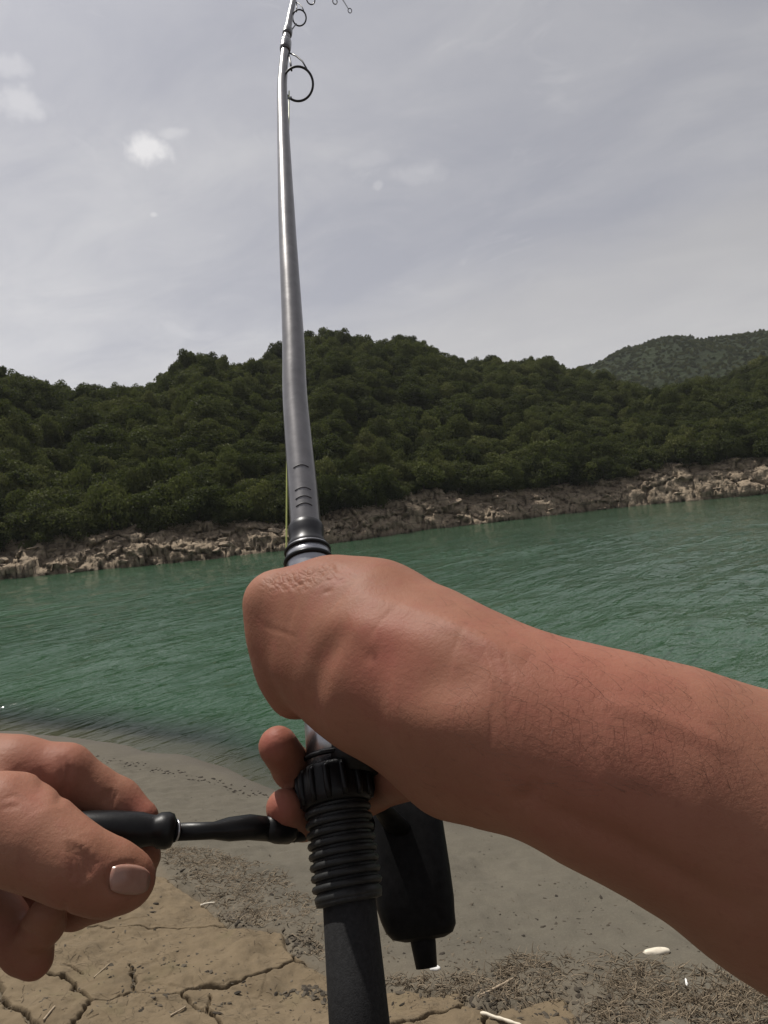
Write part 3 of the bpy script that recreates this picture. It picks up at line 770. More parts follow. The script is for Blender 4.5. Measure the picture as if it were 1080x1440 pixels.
# ================================================================== SDF body surface (round cones, smooth unions) -> surface nets
def rc_dist(P, a, b, ra, rb):
    ba = b - a; L = float(ba @ ba)
    pa = P - a
    if L < 1e-10: return np.linalg.norm(pa, axis=-1) - ra
    t = np.clip((pa @ ba) / L, 0, 1)
    return np.linalg.norm(pa - t[..., None] * ba, axis=-1) - (ra + (rb - ra) * t)
def ell_dist(P, c, ax, rad):                    # ellipsoid with axes (3x3 rows) and radii
    q = (P - c) @ ax.T
    k0 = np.linalg.norm(q / rad, axis=-1); k1 = np.linalg.norm(q / (rad * rad), axis=-1)
    return k0 * (k0 - 1.0) / np.maximum(k1, 1e-9)
def smin(a, b, k):
    if k <= 0: return np.minimum(a, b)
    h = np.maximum(k - np.abs(a - b), 0) / k
    return np.minimum(a, b) - h * h * k * 0.25
def surface_nets(D, org, h):
    s = D < 0
    nx, ny, nz = D.shape
    c = np.stack([s[i:nx - 1 + i, j:ny - 1 + j, k:nz - 1 + k] for i in (0, 1) for j in (0, 1) for k in (0, 1)])
    act = c.any(0) & ~c.all(0)
    idx = -np.ones(act.shape, np.int64); ii = np.argwhere(act); idx[act] = np.arange(len(ii))
    acc = np.zeros((len(ii), 3)); cnt = np.zeros(len(ii))
    corners = [(i, j, k) for i in (0, 1) for j in (0, 1) for k in (0, 1)]
    vals = [D[ii[:, 0] + a, ii[:, 1] + b, ii[:, 2] + g] for a, b, g in corners]
    for p in range(8):
        for q in range(p + 1, 8):
            if sum(abs(x - y) for x, y in zip(corners[p], corners[q])) != 1: continue
            va, vb = vals[p], vals[q]; m = (va < 0) != (vb < 0)
            t = np.where(m, va / np.where(m, va - vb, 1), 0)
            pos = np.array(corners[p]) + t[:, None] * (np.array(corners[q]) - np.array(corners[p]))
            acc[m] += pos[m]; cnt[m] += 1
    V = org + (ii + acc / cnt[:, None]) * h
    F = []
    for ax in range(3):
        o1, o2 = [(1, 2), (2, 0), (0, 1)][ax]
        sl0 = [slice(1, n - 1) for n in D.shape]; sl1 = list(sl0)
        sl0[ax] = slice(0, D.shape[ax] - 1); sl1[ax] = slice(1, D.shape[ax])
        a, b = s[tuple(sl0)], s[tuple(sl1)]
        for flip in (False, True):
            m = (a & ~b) if not flip else (~a & b)
            e = np.argwhere(m) + np.array([0 if k == ax else 1 for k in range(3)])
            if not len(e): continue
            d1 = np.zeros(3, int); d1[o1] = 1; d2 = np.zeros(3, int); d2[o2] = 1
            g = lambda q: idx[q[:, 0], q[:, 1], q[:, 2]]
            f = np.stack([g(e - d1 - d2), g(e - d2), g(e), g(e - d1)], 1)
            F.append(f[:, ::-1] if flip else f)
    return V, np.concatenate(F)

def P3_(t): return cp(t[0], t[1], t[2])
def chain(pts):                                  # [(px, py, depth, radius mm)] -> round cones
    return [('c', P3_(a), P3_(b), a[3] * 1e-3, b[3] * 1e-3) for a, b in zip(pts[:-1], pts[1:])]
def ball_(px, py, d, r): return [('c', cp(px, py, d), cp(px, py, d), r * 1e-3, r * 1e-3)]
class Field:
    def __init__(s, lo, hi, h):
        s.h = h; s.lo = np.array(lo); n = np.ceil((np.array(hi) - s.lo) / h).astype(int) + 1; s.n = n
        s.ax = [s.lo[k] + np.arange(n[k]) * h for k in range(3)]
    def group(s, prims, k=0.006, D=None, marg=0.03):
        D = np.full(tuple(s.n), 1.0, np.float32) if D is None else D
        for p in prims:
            kk = p[5] if len(p) > 5 else k
            lo = np.minimum(p[1] - p[3], p[2] - p[4]) - marg; hi = np.maximum(p[1] + p[3], p[2] + p[4]) + marg
            sl = []
            for q in range(3):
                i0 = int(np.clip(math.floor((lo[q] - s.lo[q]) / s.h), 0, s.n[q])); i1 = int(np.clip(math.ceil((hi[q] - s.lo[q]) / s.h) + 1, 0, s.n[q]))
                sl.append(slice(i0, i1))
            if any(q.stop <= q.start for q in sl): continue
            g = np.stack(np.meshgrid(*[s.ax[q][sl[q]] for q in range(3)], indexing='ij'), -1)
            d = rc_dist(g, p[1], p[2], p[3], p[4]).astype(np.float32)
            D[tuple(sl)] = smin(D[tuple(sl)], d, kk)
        return D
def laplace(V, F, it, lam=0.5):
    n = len(V); e = np.concatenate([F[:, [0, 1]], F[:, [1, 2]], F[:, [2, 3]], F[:, [3, 0]]])
    deg = np.bincount(e[:, 0], minlength=n) + np.bincount(e[:, 1], minlength=n)
    for _ in range(it):
        for l in (lam, -lam * 1.03):
            acc = np.zeros_like(V)
            for k in range(3):
                acc[:, k] = np.bincount(e[:, 0], V[e[:, 1], k], minlength=n) + np.bincount(e[:, 1], V[e[:, 0], k], minlength=n)
            V = V + l * (acc / deg[:, None] - V)
    return V
def subdivide(V, F):                              # plain quad split, positions then relaxed a little
    e = np.concatenate([F[:, [0, 1]], F[:, [1, 2]], F[:, [2, 3]], F[:, [3, 0]]]); es = np.sort(e, 1)
    u, inv = np.unique(es, axis=0, return_inverse=True); inv = inv.reshape(4, -1).T
    n = len(V); em = (V[u[:, 0]] + V[u[:, 1]]) / 2; fm = V[F].mean(1)
    ne = len(u); fi = n + ne + np.arange(len(F)); ei = n + inv
    F2 = np.concatenate([np.stack([F[:, k], ei[:, k], fi, ei[:, (k + 3) % 4]], 1) for k in range(4)])
    return laplace(np.concatenate([V, em, fm]), F2, 2, 0.4), F2
def vnormals(V, F):
    n = np.cross(V[F[:, 2]] - V[F[:, 0]], V[F[:, 3]] - V[F[:, 1]]); N_ = np.zeros_like(V)
    for k in range(4): np.add.at(N_, F[:, k], n)
    return N_ / (np.linalg.norm(N_, axis=1)[:, None] + 1e-12)

def skin_mat():
    m, nt, out = new_mat('skin'); N = NT(nt); P = N.obj()
    a = N.noise(P, 22, 4, 0.6); b = N.noise(P, 90, 4, 0.6); c = N.noise(P, 520, 4, 0.6)
    base = N.ramp(a, [(0.3, (0.205, 0.088, 0.055)), (0.7, (0.270, 0.128, 0.083))])
    base = N.mix(N.ramp(b, [(0.47, 0.0), (0.72, 0.5)]), base, (0.235, 0.082, 0.060))
    base = N.mix(N.ramp(N.noise(P, 9, 3, 0.5), [(0.42, 0.0), (0.66, 0.45)]), base, (0.232, 0.126, 0.082))
    base = N.mix(N.ramp(N.noise(P, 230, 3, 0.6), [(0.55, 0.0), (0.75, 0.28)]), base, (0.150, 0.062, 0.042))
    red = N.attr('red'); base = N.mix(N.math('MULTIPLY', red, 0.65), base, (0.27, 0.080, 0.062))
    base = N.mix(N.attr('mole'), base, (0.12, 0.04, 0.028))
    h = N.math('ADD', N.math('MULTIPLY', c, 1.3), N.math('MULTIPLY', b, 0.45))
    fine = N.n('ShaderNodeTexVoronoi', feature='DISTANCE_TO_EDGE', i_Vector=N.mapping(P, scale=(1, 0.6, 1), rot=(0, R(40), R(20))), i_Scale=850.0).outputs[0]
    h = N.math('ADD', h, N.math('MULTIPLY', N.math('MINIMUM', fine, 0.2), 0.6))
    # loose crumpled skin over the knuckles
    wm = N.attr('wrinkle')
    wv_ = N.mapping(P, scale=(1.0, 1.0, 0.45), rot=(R(30), R(35), 0))
    v = N.n('ShaderNodeTexVoronoi', feature='DISTANCE_TO_EDGE', i_Vector=wv_, i_Scale=330.0).outputs[0]
    nz = N.noise(wv_, 420, 4, 0.65, 1.2)
    wr = N.math('ADD', N.math('MULTIPLY', N.math('MINIMUM', v, 0.25), 9.0), N.math('MULTIPLY', nz, 4.0))
    h = N.math('ADD', h, N.math('MULTIPLY', wr, wm))
    principled(N, out, base, 0.54, N.bump(h, 0.34, 0.0005), Specular__IOR__Level=0.13,
               Subsurface__Weight=0.08, Subsurface__Radius=(0.9, 0.35, 0.2), Subsurface__Scale=0.006)
    return m
def nail_mat():
    m, nt, out = new_mat('fingernail'); N = NT(nt)
    principled(N, out, N.ramp(N.noise(N.obj(), 260, 3), [(0.3, (0.255, 0.138, 0.104)), (0.7, (0.30, 0.170, 0.130))]), 0.30, Specular__IOR__Level=0.5, Subsurface__Weight=0.1, Subsurface__Scale=0.003)
    return m
M['skin'] = skin_mat(); M['nail'] = nail_mat()

def crease(V, Nn, cam_pts, depth, sig, limit=None):          # press a line into the skin
    P = np.array(cam_pts); c = P.mean(0); rad = np.linalg.norm(P - c, axis=1).max() + 4 * sig
    sel = np.nonzero(np.linalg.norm(V - c, axis=1) < rad)[0]
    if not len(sel): return V
    W = V[sel]; d = np.full(len(W), 9.0); wt = np.zeros(len(W)); n = len(P) - 1
    for i, (a, b) in enumerate(zip(P[:-1], P[1:])):
        ba = b - a; t = np.clip(((W - a) @ ba) / (ba @ ba + 1e-12), 0, 1); q = np.linalg.norm(W - a - t[:, None] * ba, axis=1)
        m = q < d; d = np.where(m, q, d); wt = np.where(m, np.sin(math.pi * np.clip((i + t) / n, 0, 1)) ** 0.6, wt)
    V = V.copy(); V[sel] = W - Nn[sel] * (depth * wt * np.exp(-(d / sig) ** 2))[:, None]
    return V

# ---- right arm and hand: thumb across the top of the seat, fingers round from below
wrist = (690, 1008, 0.283)
arm_main = chain([(1420, 1322, 0.225, 55), (1080, 1160, 0.252, 46), (940, 1098, 0.258, 41.5), (830, 1058, 0.264, 38.5), (750, 1026, 0.270, 34.6), (690, 1000, 0.280, 34.2), (620, 962, 0.300, 34)])
arm_up = [('c', np.array(a[:3]), np.array(b[:3]), a[3], b[3]) for a, b in zip([(.208, -.143, .225, .055), (.292, -.178, .175, .047), (.262, -.205, .03, .054), (.235, -.215, -.12, .062)][:-1], [(.292, -.178, .175, .047), (.262, -.205, .03, .054), (.235, -.215, -.12, .062)])]
arm_low = chain([(1420, 1400, 0.222, 50), (1080, 1224, 0.250, 34), (930, 1140, 0.256, 26.5), (800, 1086, 0.264, 21), (720, 1072, 0.275, 21)])
palm = chain([(620, 962, 0.300, 34), (540, 932, 0.322, 34.5), (478, 900, 0.335, 30)]) + \
       chain([(680, 1056, 0.290, 25.5), (640, 1062, 0.302, 21.5), (612, 1048, 0.312, 19)]) + \
       chain([(600, 988, 0.305, 25), (530, 962, 0.318, 23.5), (482, 936, 0.330, 22), (444, 922, 0.338, 21)]) + \
       chain([(590, 914, 0.318, 24.5), (520, 868, 0.335, 21.5), (470, 838, 0.345, 17)]) + \
       chain([(578, 1022, 0.335, 18), (574, 1045, 0.352, 13)])
thumb = chain([(520, 880, 0.330, 26), (445, 860, 0.340, 19), (385, 847, 0.345, 11.2)]) + chain([(385, 847, 0.345, 11.6), (395, 898, 0.345, 11.6), (406, 945, 0.345, 10.5), (412, 979, 0.347, 9.6)])
f_index = chain([(520, 985, 0.365, 14), (500, 990, 0.408, 11.5), (450, 975, 0.415, 10.5), (425, 950, 0.40, 9.5)])
f_mid = chain([(565, 1060, 0.355, 13), (520, 1082, 0.392, 11.5), (455, 1096, 0.388, 11), (412, 1080, 0.366, 10.6), (391, 1049, 0.352, 10.2)])
f_ring = chain([(575, 1080, 0.345, 12.5), (525, 1112, 0.388, 11), (465, 1152, 0.384, 10.8), (425, 1152, 0.364, 10.4), (400, 1136, 0.349, 9.6)])
f_pink = chain([(580, 1090, 0.340, 11.5), (530, 1112, 0.382, 10), (480, 1130, 0.405, 9.5), (455, 1135, 0.40, 8.5)])
fld = Field((-0.08, -0.31, -0.19), (0.355, -0.005, 0.44), 0.0021)
D = fld.group(arm_main, 0.012)
D = fld.group(arm_up, 0.02, D)
D = fld.group(arm_low, 0.010, D)
D = fld.group(palm, 0.020, D)
D = fld.group(thumb, 0.016, D)
Fg = None
for ch in (f_index, f_mid, f_ring, f_pink):
    Fi = fld.group(ch, 0.004); Fg = Fi if Fg is None else smin(Fg, Fi, 0.0015)
D = smin(D, Fg, 0.009)
RV, RF = surface_nets(D, fld.lo, fld.h)
del D, Fg
RV = laplace(RV, RF, 3); RV, RF = subdivide(RV, RF)
RV0 = RV.copy()
rn = vnormals(RV, RF)
rbv = BVHTree.FromPolygons([Vector(v) for v in RV.tolist()], RF.tolist())
def hit(bv, px, py):
    d = Vector(cp(px, py, 1.0)); hh = bv.ray_cast(Vector((0, 0, 0)), d.normalized())
    return np.array(hh[0]) if hh[0] is not None else None, np.array(hh[1]) if hh[1] is not None else None
def hitline(bv, pts):
    dense = []
    for (x0, y0), (x1, y1) in zip(pts[:-1], pts[1:]):
        n_ = max(2, int(math.hypot(x1 - x0, y1 - y0) / 3))
        dense += [(x0 + (x1 - x0) * k / n_, y0 + (y1 - y0) * k / n_) for k in range(n_)]
    q = [hit(bv, *p)[0] for p in dense + [pts[-1]]]; return [p for p in q if p is not None]
rr_ = random.Random(2)
def do_crease(V, n, bv, pts, depth, sig):
    q = hitline(bv, pts)
    return crease(V, n, q, depth, sig) if len(q) > 1 else V
# knuckle wrinkles on the bent thumb joint
for k in range(26):
    x0 = 372 + k * 4.4 + rr_.uniform(-4, 4); y0 = 812 - k * .8 + rr_.uniform(-5, 4); L = rr_.uniform(10, 34)
    RV = do_crease(RV, rn, rbv, [(x0, y0), (x0 + L * .30, y0 + L * .45 + rr_.uniform(-3, 3)), (x0 + L * .75, y0 + L * .8)], rr_.uniform(.00020, .00045), .0008)
for k in range(16):
    x0 = 376 + k * 6.5 + rr_.uniform(-5, 5); y0 = 826 + rr_.uniform(-9, 10)
    RV = do_crease(RV, rn, rbv, [(x0, y0), (x0 + rr_.uniform(8, 20), y0 - rr_.uniform(0, 9))], rr_.uniform(.00015, .00034), .0008)
# long hollow between the two bones on the underside of the forearm
RV = do_crease(RV, rn, rbv, [(735, 1122), (800, 1152), (880, 1190), (960, 1236), (1060, 1290)], .0022, .0055)
RV = do_crease(RV, rn, rbv, [(720, 1130), (745, 1118), (760, 1095)], .0010, .003)
# hollow on the back of the wrist, tendon ridge, vein
RV = do_crease(RV, rn, rbv, [(690, 945), (620, 965), (560, 985)], .0022, .011)
RV = do_crease(RV, rn, rbv, [(640, 905), (560, 890), (480, 880), (410, 872)], -.0016, .009)
RV = do_crease(RV, rn, rbv, [(438, 1012), (440, 975), (450, 935), (476, 900), (500, 885)], .0017, .0066)
RV = do_crease(RV, rn, rbv, [(640, 925), (580, 915), (530, 905)], .0007, .011)
RV = do_crease(RV, rn, rbv, [(720, 905), (650, 880), (580, 858), (500, 838)], -.0010, .0055)
RV = do_crease(RV, rn, rbv, [(480, 842), (515, 860), (540, 872)], -.0010, .012)
RV = do_crease(RV, rn, rbv, [(690, 1010), (610, 1000), (540, 1010)], -.0014, .010)
for xa in (676, 690, 707):
    RV = do_crease(RV, rn, rbv, [(xa, 905), (xa + 10, 950), (xa + 6, 1000)], .00018, .0012)
for k in range(5):
    RV = do_crease(RV, rn, rbv, [(360 + k * 9, 868 + k * 4), (372 + k * 9, 882 + k * 3), (388 + k * 9, 888 + k * 2)], .00016, .0010)
RV = do_crease(RV, rn, rbv, [(620, 875), (680, 905), (740, 925)], -.0009, .0045)
RV = do_crease(RV, rn, rbv, [(840, 985), (930, 1010), (1040, 1060)], -.0008, .0035)
def mark(V, bv, px, py, sig):
    p = hit(bv, px, py)[0]
    return np.zeros(len(V)) if p is None else np.exp(-(np.linalg.norm(V - p, axis=1) / sig) ** 2)
mole = 0.75 * mark(RV, rbv, 527, 925, .0016) + 0.4 * mark(RV, rbv, 1000, 1018, .0013) + .3 * mark(RV, rbv, 905, 1002, .001)
RV = RV - rn * (0.0006 * mark(RV, rbv, 523, 922, .003))[:, None]
red = np.clip(mark(RV, rbv, 380, 1040, .012) + mark(RV, rbv, 390, 1135, .012) + .7 * mark(RV, rbv, 540, 925, .02) + .6 * mark(RV, rbv, 850, 1000, .05), 0, 1)

# ---- left hand: pinches the crank knob
l_palm = [('c', np.array(a[:3]), np.array(b[:3]), a[3], b[3]) for a, b in zip([(-.225, -.225, -.14, .060), (-.30, -.285, -.02, .052), (-.362, -.325, .085, .045), (-.315, -.24, .18, .042)], [(-.30, -.285, -.02, .052), (-.362, -.325, .085, .045), (-.315, -.24, .18, .042), (-.256, -.157, .29, .033)])] + chain([(-300, 1230, 0.29, 33), (-170, 1190, 0.31, 32)]) + \
         chain([(-170, 1160, 0.31, 30), (-60, 1120, 0.318, 24), (-10, 1096, 0.32, 19)]) + chain([(-170, 1230, 0.315, 30), (-60, 1235, 0.335, 24)])
l_index = chain([(-40, 1105, 0.318, 20), (20, 1092, 0.318, 18), (88, 1092, 0.322, 14.6), (126, 1112, 0.325, 11.9), (163, 1130, 0.327, 11.3), (196, 1152, 0.325, 9.0)])
l_thumb = chain([(-150, 1180, 0.295, 26), (-60, 1165, 0.285, 21), (5, 1160, 0.277, 18.5), (55, 1187, 0.272, 15.5), (105, 1216, 0.268, 12.9), (138, 1231, 0.270, 10.7), (160, 1236, 0.272, 10.7), (183, 1239, 0.275, 9.2)])
l_mid = chain([(-40, 1160, 0.34, 15), (40, 1215, 0.352, 12.5), (130, 1245, 0.350, 12), (185, 1225, 0.334, 10.8), (198, 1205, 0.325, 9.4)])
l_ring = chain([(-50, 1200, 0.335, 15), (30, 1262, 0.338, 11.5), (105, 1276, 0.332, 9.6), (150, 1266, 0.322, 8.6)])
l_pink = chain([(-60, 1230, 0.325, 14), (0, 1295, 0.315, 11), (36, 1335, 0.308, 9.8), (48, 1350, 0.303, 8.2)])
l_pink2 = chain([(40, 1328, 0.308, 9.0), (62, 1300, 0.300, 8.4), (66, 1285, 0.296, 7.6)])
fl2 = Field((-0.42, -0.38, -0.21), (-0.085, -0.09, 0.40), 0.0020)
D = fl2.group(l_palm, 0.016)
th = fl2.group(l_thumb, 0.010)
Fg = None
for ch in (l_index, l_mid, l_ring, l_pink + l_pink2):
    Fi = fl2.group(ch, 0.004); Fg = Fi if Fg is None else smin(Fg, Fi, 0.0015)
D = smin(D, th, 0.013); D = smin(D, Fg, 0.005)
LV, LF = surface_nets(D, fl2.lo, fl2.h); del D, Fg, th
LV = laplace(LV, LF, 3); LV, LF = subdivide(LV, LF)
ln_ = vnormals(LV, LF); lbv = BVHTree.FromPolygons([Vector(v) for v in LV.tolist()], LF.tolist())
# thumb knuckle folds, web folds, finger joint creases
for x0, y0, x1, y1, dp in ((96, 1182, 104, 1240, .0011), (105, 1184, 114, 1244, .0015), (113, 1188, 123, 1240, .0014), (121, 1194, 129, 1234, .0009), (130, 1202, 135, 1226, .0004)):
    LV = do_crease(LV, ln_, lbv, [(x0, y0), ((x0 + x1) / 2 + 2, (y0 + y1) / 2), (x1, y1)], dp, .0012)
for q, dp, sg in (([(98, 1075), (92, 1105), (80, 1135)], .0010, .0022), ([(56, 1078), (60, 1100), (55, 1120)], .0006, .0025), ([(20, 1078), (40, 1105), (62, 1138)], .0006, .004),
                  ([(0, 1125), (22, 1118), (40, 1130)], .0003, .0012), ([(0, 1138), (30, 1132)], .0003, .0012), ([(150, 1110), (146, 1130)], .0006, .0015)):
    LV = do_crease(LV, ln_, lbv, q, dp, sg)
for q in ([(20, 1300), (40, 1312), (60, 1322)], [(24, 1308), (44, 1320), (60, 1330)], [(88, 1268), (92, 1282), (94, 1296)], [(158, 1108), (152, 1125), (150, 1138)], [(164, 1112), (159, 1128), (156, 1138)], [(84, 1062), (88, 1080), (84, 1100)], [(92, 1062), (97, 1080), (94, 1100)]):
    LV = do_crease(LV, ln_, lbv, q, .0007, .0011)
# nail fold round the thumbnail
nf = [(182 + 31 * math.cos(t) , 1237 + 24.5 * math.sin(t)) for t in [R(62 + k * 8) for k in range(31)]]
LV = do_crease(LV, ln_, lbv, nf, .0009, .0010)
def nail(name, bv, cx, cy, ax, ln, wd, lift=0.0004):
    ca, sa = math.cos(ax), math.sin(ax); nu, nv = 9, 9; V = []; ok = []
    for i in range(nu):
        for j in range(nv):
            u = i / (nu - 1) * 2 - 1; v = j / (nv - 1) * 2 - 1
            # rounded outline: straight sides, half-moon free edge and base
            uu = u * (1 - 0.10 * v * v) ; vv = v * (1 - (0.42 if u > 0 else 0.26) * abs(u) ** 3)
            px = cx + (uu * ca * ln - vv * sa * wd); py = cy + (uu * sa * ln + vv * ca * wd)
            p, n_ = hit(bv, px, py)
            if p is None: p = V[-1] if V else np.zeros(3); n_ = np.array((0, 0, -1.))
            V.append(p + n_ * (lift * (1 - 0.75 * max(abs(u), abs(v)) ** 4) + (0.0003 if u > 0.7 else 0)))
    return np.array(V), grid_faces(nu, nv)
person_org = np.array((0, 0, 0.0))
nails = [nail('n', lbv, 182, 1237, R(4), 28, 21)]
# thumbnail of the rod hand, seen almost edge-on past the tip
def nail_round(p_base, p_tip, r_, face, half, ext):
    ax = p_tip - p_base; ax /= np.linalg.norm(ax); f = face - ax * (face @ ax); f /= np.linalg.norm(f); g_ = np.cross(ax, f); V = []
    for i in range(9):
        for j in range(11):
            v = j / 10 * 2 - 1; u = i / 8; a = v * half
            along = -.010 + u * (.010 + ext * (1 - .45 * v * v)); rad = (r_ + .0007) * (1 - .34 * max(0, along / .010) ** 2) + .0002
            V.append(p_tip + ax * along + (f * math.cos(a) + g_ * math.sin(a)) * rad)
    return np.array(V), grid_faces(9, 11)
nails.append(nail_round(cp(405, 945, .345), cp(412, 979, .347), .0096, np.array((-1.0, -.35, -.15)), .75, .0086))

# the person: both bare forearms and hands in one mesh
AV = np.concatenate([cam2w(RV), cam2w(LV)]); AF = np.concatenate([RF, LF + len(RV)])
base_loc = (0.0, -0.15, topz(0, -0.15))
person = obj_np('person', AV, AF[:, ::-1], M['skin'], None, True, base_loc)
col_attr(person.data, 'mole', np.concatenate([mole, np.zeros(len(LV))]))
wrk = np.concatenate([np.clip(.6 * sum(mark(RV, rbv, x, y, .007) for x, y in ((385, 815), (405, 812), (430, 808), (455, 803))), 0, 1),
                      np.clip(1.0 * sum(mark(LV, lbv, x, y, .0055) for x, y in ((110, 1200), (116, 1215), (120, 1228))) , 0, 1) * .35])
col_attr(person.data, 'wrinkle', wrk)
col_attr(person.data, 'red', np.concatenate([red, np.clip(.6 * mark(LV, lbv, 60, 1080, .02) + .8 * mark(LV, lbv, 200, 1140, .012) + .35 * mark(LV, lbv, 20, 1130, .014), 0, 1)]))
tag(person, 'angler with bare forearms, one hand gripping the rod and the other cranking the reel', 'person')
for V, F in nails:
    o = obj_np('fingernail', cam2w(V), F[:, ::-1], M['nail'], None, True, base_loc); o.parent = person; o.location = (0, 0, 0)
    md = o.modifiers.new('thickness', 'SOLIDIFY'); md.thickness = 0.0004; md.offset = 0

# short fine hair on the forearm
hr = np.random.RandomState(9); HV, HF = [], []
for _ in range(520):
    px, py = hr.uniform(600, 1075), hr.uniform(840, 1120)
    p, n_ = hit(rbv, px, py)
    if p is None or hr.rand() > .35 + .65 * smooth01(620, 760, px): continue
    if n_ @ p > 0: n_ = -n_
    ax = np.array((-.75, .25, .25)) + hr.normal(size=3) * .28; ax -= n_ * (ax @ n_); ax /= np.linalg.norm(ax)
    L_ = hr.uniform(.005, .012); r_ = hr.uniform(.00003, .00006); sd = np.cross(ax, n_); k = len(HV); q = p.copy(); d = ax * .85 + n_ * .5
    for i in range(4):
        rr2 = r_ * (1 - .8 * i / 3)
        for a in (0, 2.1, 4.2): HV.append(q + (sd * math.cos(a) + n_ * math.sin(a)) * rr2)
        q = q + d * L_ / 3; d = d - n_ * .22; d /= np.linalg.norm(d)
    for i in range(3):
        for a in range(3): HF.append((k + i * 3 + a, k + i * 3 + (a + 1) % 3, k + (i + 1) * 3 + (a + 1) % 3, k + (i + 1) * 3 + a))
hm, hnt, hout = new_mat('arm_hair'); principled(NT(hnt), hout, (0.07, 0.040, 0.026), 0.5)
o = obj_np('arm_hair', cam2w(HV), HF, hm, None, True, base_loc); o.parent = person; o.location = (0, 0, 0); o['kind'] = 'stuff'
# ================================================================== rod, reel, line
def simple_mat(name, col, rough, metallic=0.0, spec=0.5, noise=0.0, bump=0.0, scale=200, coat=0.0):
    m, nt, out = new_mat(name); N = NT(nt); P = N.obj()
    c = col
    if noise: c = N.mix(N.ramp(N.noise(P, scale, 4, 0.6), [(0.35, 0.0), (0.7, noise)]), col, tuple(min(1, q * 1.9 + 0.012) for q in col))
    r = N.math('ADD', rough, N.math('MULTIPLY', N.math('SUBTRACT', N.noise(P, 40, 3), 0.5), 0.22), clamp=True)
    nm = N.bump(N.noise(P, scale * 2.5, 3, 0.6), bump, 0.001) if bump else None
    principled(N, out, c, r, nm, Metallic=metallic, Specular__IOR__Level=spec, Coat__Weight=coat, Coat__Roughness=0.08); return m
M['blank'] = simple_mat('rod_blank_lacquer', (0.17, 0.164, 0.166), 0.34, 0.75, 0.5, 0.25, 0.05, 120, 0.25)
M['foam'] = simple_mat('black_foam_grip', (0.014, 0.014, 0.0148), 0.80, 0, 0.2, 0.4, 0.25, 500)
M['black'] = simple_mat('black_plastic', (0.005, 0.005, 0.0055), 0.38, 0, 0.22, 0.2, 0.06, 260)
M['rubber'] = simple_mat('ribbed_rubber', (0.011, 0.0115, 0.0115), 0.50, 0, 0.3, 0.4, 0.15, 300)
M['steel'] = simple_mat('grey_metal', (0.33, 0.33, 0.35), 0.30, 0.9, 0.5, 0.2, 0.03, 150)
M['darksteel'] = simple_mat('dark_guide_wire', (0.022, 0.022, 0.025), 0.42, 0.3, 0.5)
M['reel'] = simple_mat('reel_body_paint', (0.0032, 0.0032, 0.0036), 0.55, 0, 0.12, 0.3, 0.1, 220)
M['wrap'] = simple_mat('thread_wrap', (0.035, 0.033, 0.036), 0.25, 0.1, 0.5, 0.3, 0.2, 900, 0.6)
M['line'] = simple_mat('yellow_line', (0.42, 0.46, 0.14), 0.4, 0, 0.5)
M['print'] = simple_mat('dark_print', (0.035, 0.035, 0.038), 0.5)

def frame_of(d, ref=Vector((0, 0, 1))):
    d = d.normalized(); u = d.cross(ref)
    if u.length < 1e-4: u = d.cross(Vector((1, 0, 0)))
    u.normalize(); return u, d.cross(u).normalized()
def tube(pts, rads, seg=20, cap=True, flat=None):
    V, F = [], []; n = len(pts); pu = None
    for i, (p, r) in enumerate(zip(pts, rads)):
        d = (pts[min(i + 1, n - 1)] - pts[max(i - 1, 0)])
        if d.length < 1e-9: d = pts[-1] - pts[0]
        if pu is None: u, w = frame_of(d)
        else:
            dn = d.normalized(); u = (pu - dn * pu.dot(dn)).normalized(); w = dn.cross(u)
        pu = u
        for k in range(seg):
            a = 2 * math.pi * k / seg
            V.append(p + (u * math.cos(a) + w * math.sin(a) * (flat or 1.0)) * r)
    for i in range(n - 1):
        for k in range(seg):
            F.append((i * seg + k, i * seg + (k + 1) % seg, (i + 1) * seg + (k + 1) % seg, (i + 1) * seg + k))
    return V, F, seg, n, cap
def build(name, parts, mat, parent, bevel=None):
    bm = bmesh.new()
    for V, F, seg, n, cap in parts:
        vs = [bm.verts.new(v - parent.location if parent is not None else v) for v in V]
        for f in F:
            fc = bm.faces.new([vs[i] for i in f]); fc.smooth = True
        if cap:
            for ring in (vs[:seg][::-1], vs[-seg:]):
                try: bm.faces.new(ring)
                except ValueError: pass
    bmesh.ops.recalc_face_normals(bm, faces=bm.faces[:])
    me = bpy.data.meshes.new(name); bm.to_mesh(me); bm.free(); me.materials.append(mat)
    o = bpy.data.objects.new(name, me); return link(o, parent)
def sub(o_parent, name, parts, mat):              # a sub-part: shares the thing's origin
    root = o_parent.parent
    o = build(name, parts, mat, root); o.parent = o_parent; return o
def torus(c, axis, R0, r, seg=40, ms=10, a0=0.0, a1=2 * math.pi, flat=1.0):
    u, w = frame_of(axis); full = abs(a1 - a0 - 2 * math.pi) < 1e-6
    m_ = seg if full else seg + 1
    pts = [c + (u * math.cos(a0 + (a1 - a0) * k / seg) + w * math.sin(a0 + (a1 - a0) * k / seg)) * R0 for k in range(m_)]
    if full:
        V, F = [], []; ax = axis.normalized()
        for k, p in enumerate(pts):
            rd = (p - c).normalized()
            for j in range(ms):
                b = 2 * math.pi * j / ms; V.append(p + (rd * math.cos(b) + ax * math.sin(b) * flat) * r)
        for k in range(seg):
            for j in range(ms):
                F.append((k * ms + j, k * ms + (j + 1) % ms, ((k + 1) % seg) * ms + (j + 1) % ms, ((k + 1) % seg) * ms + j))
        return V, F, ms, seg, False
    return tube(pts, [r] * len(pts), ms)
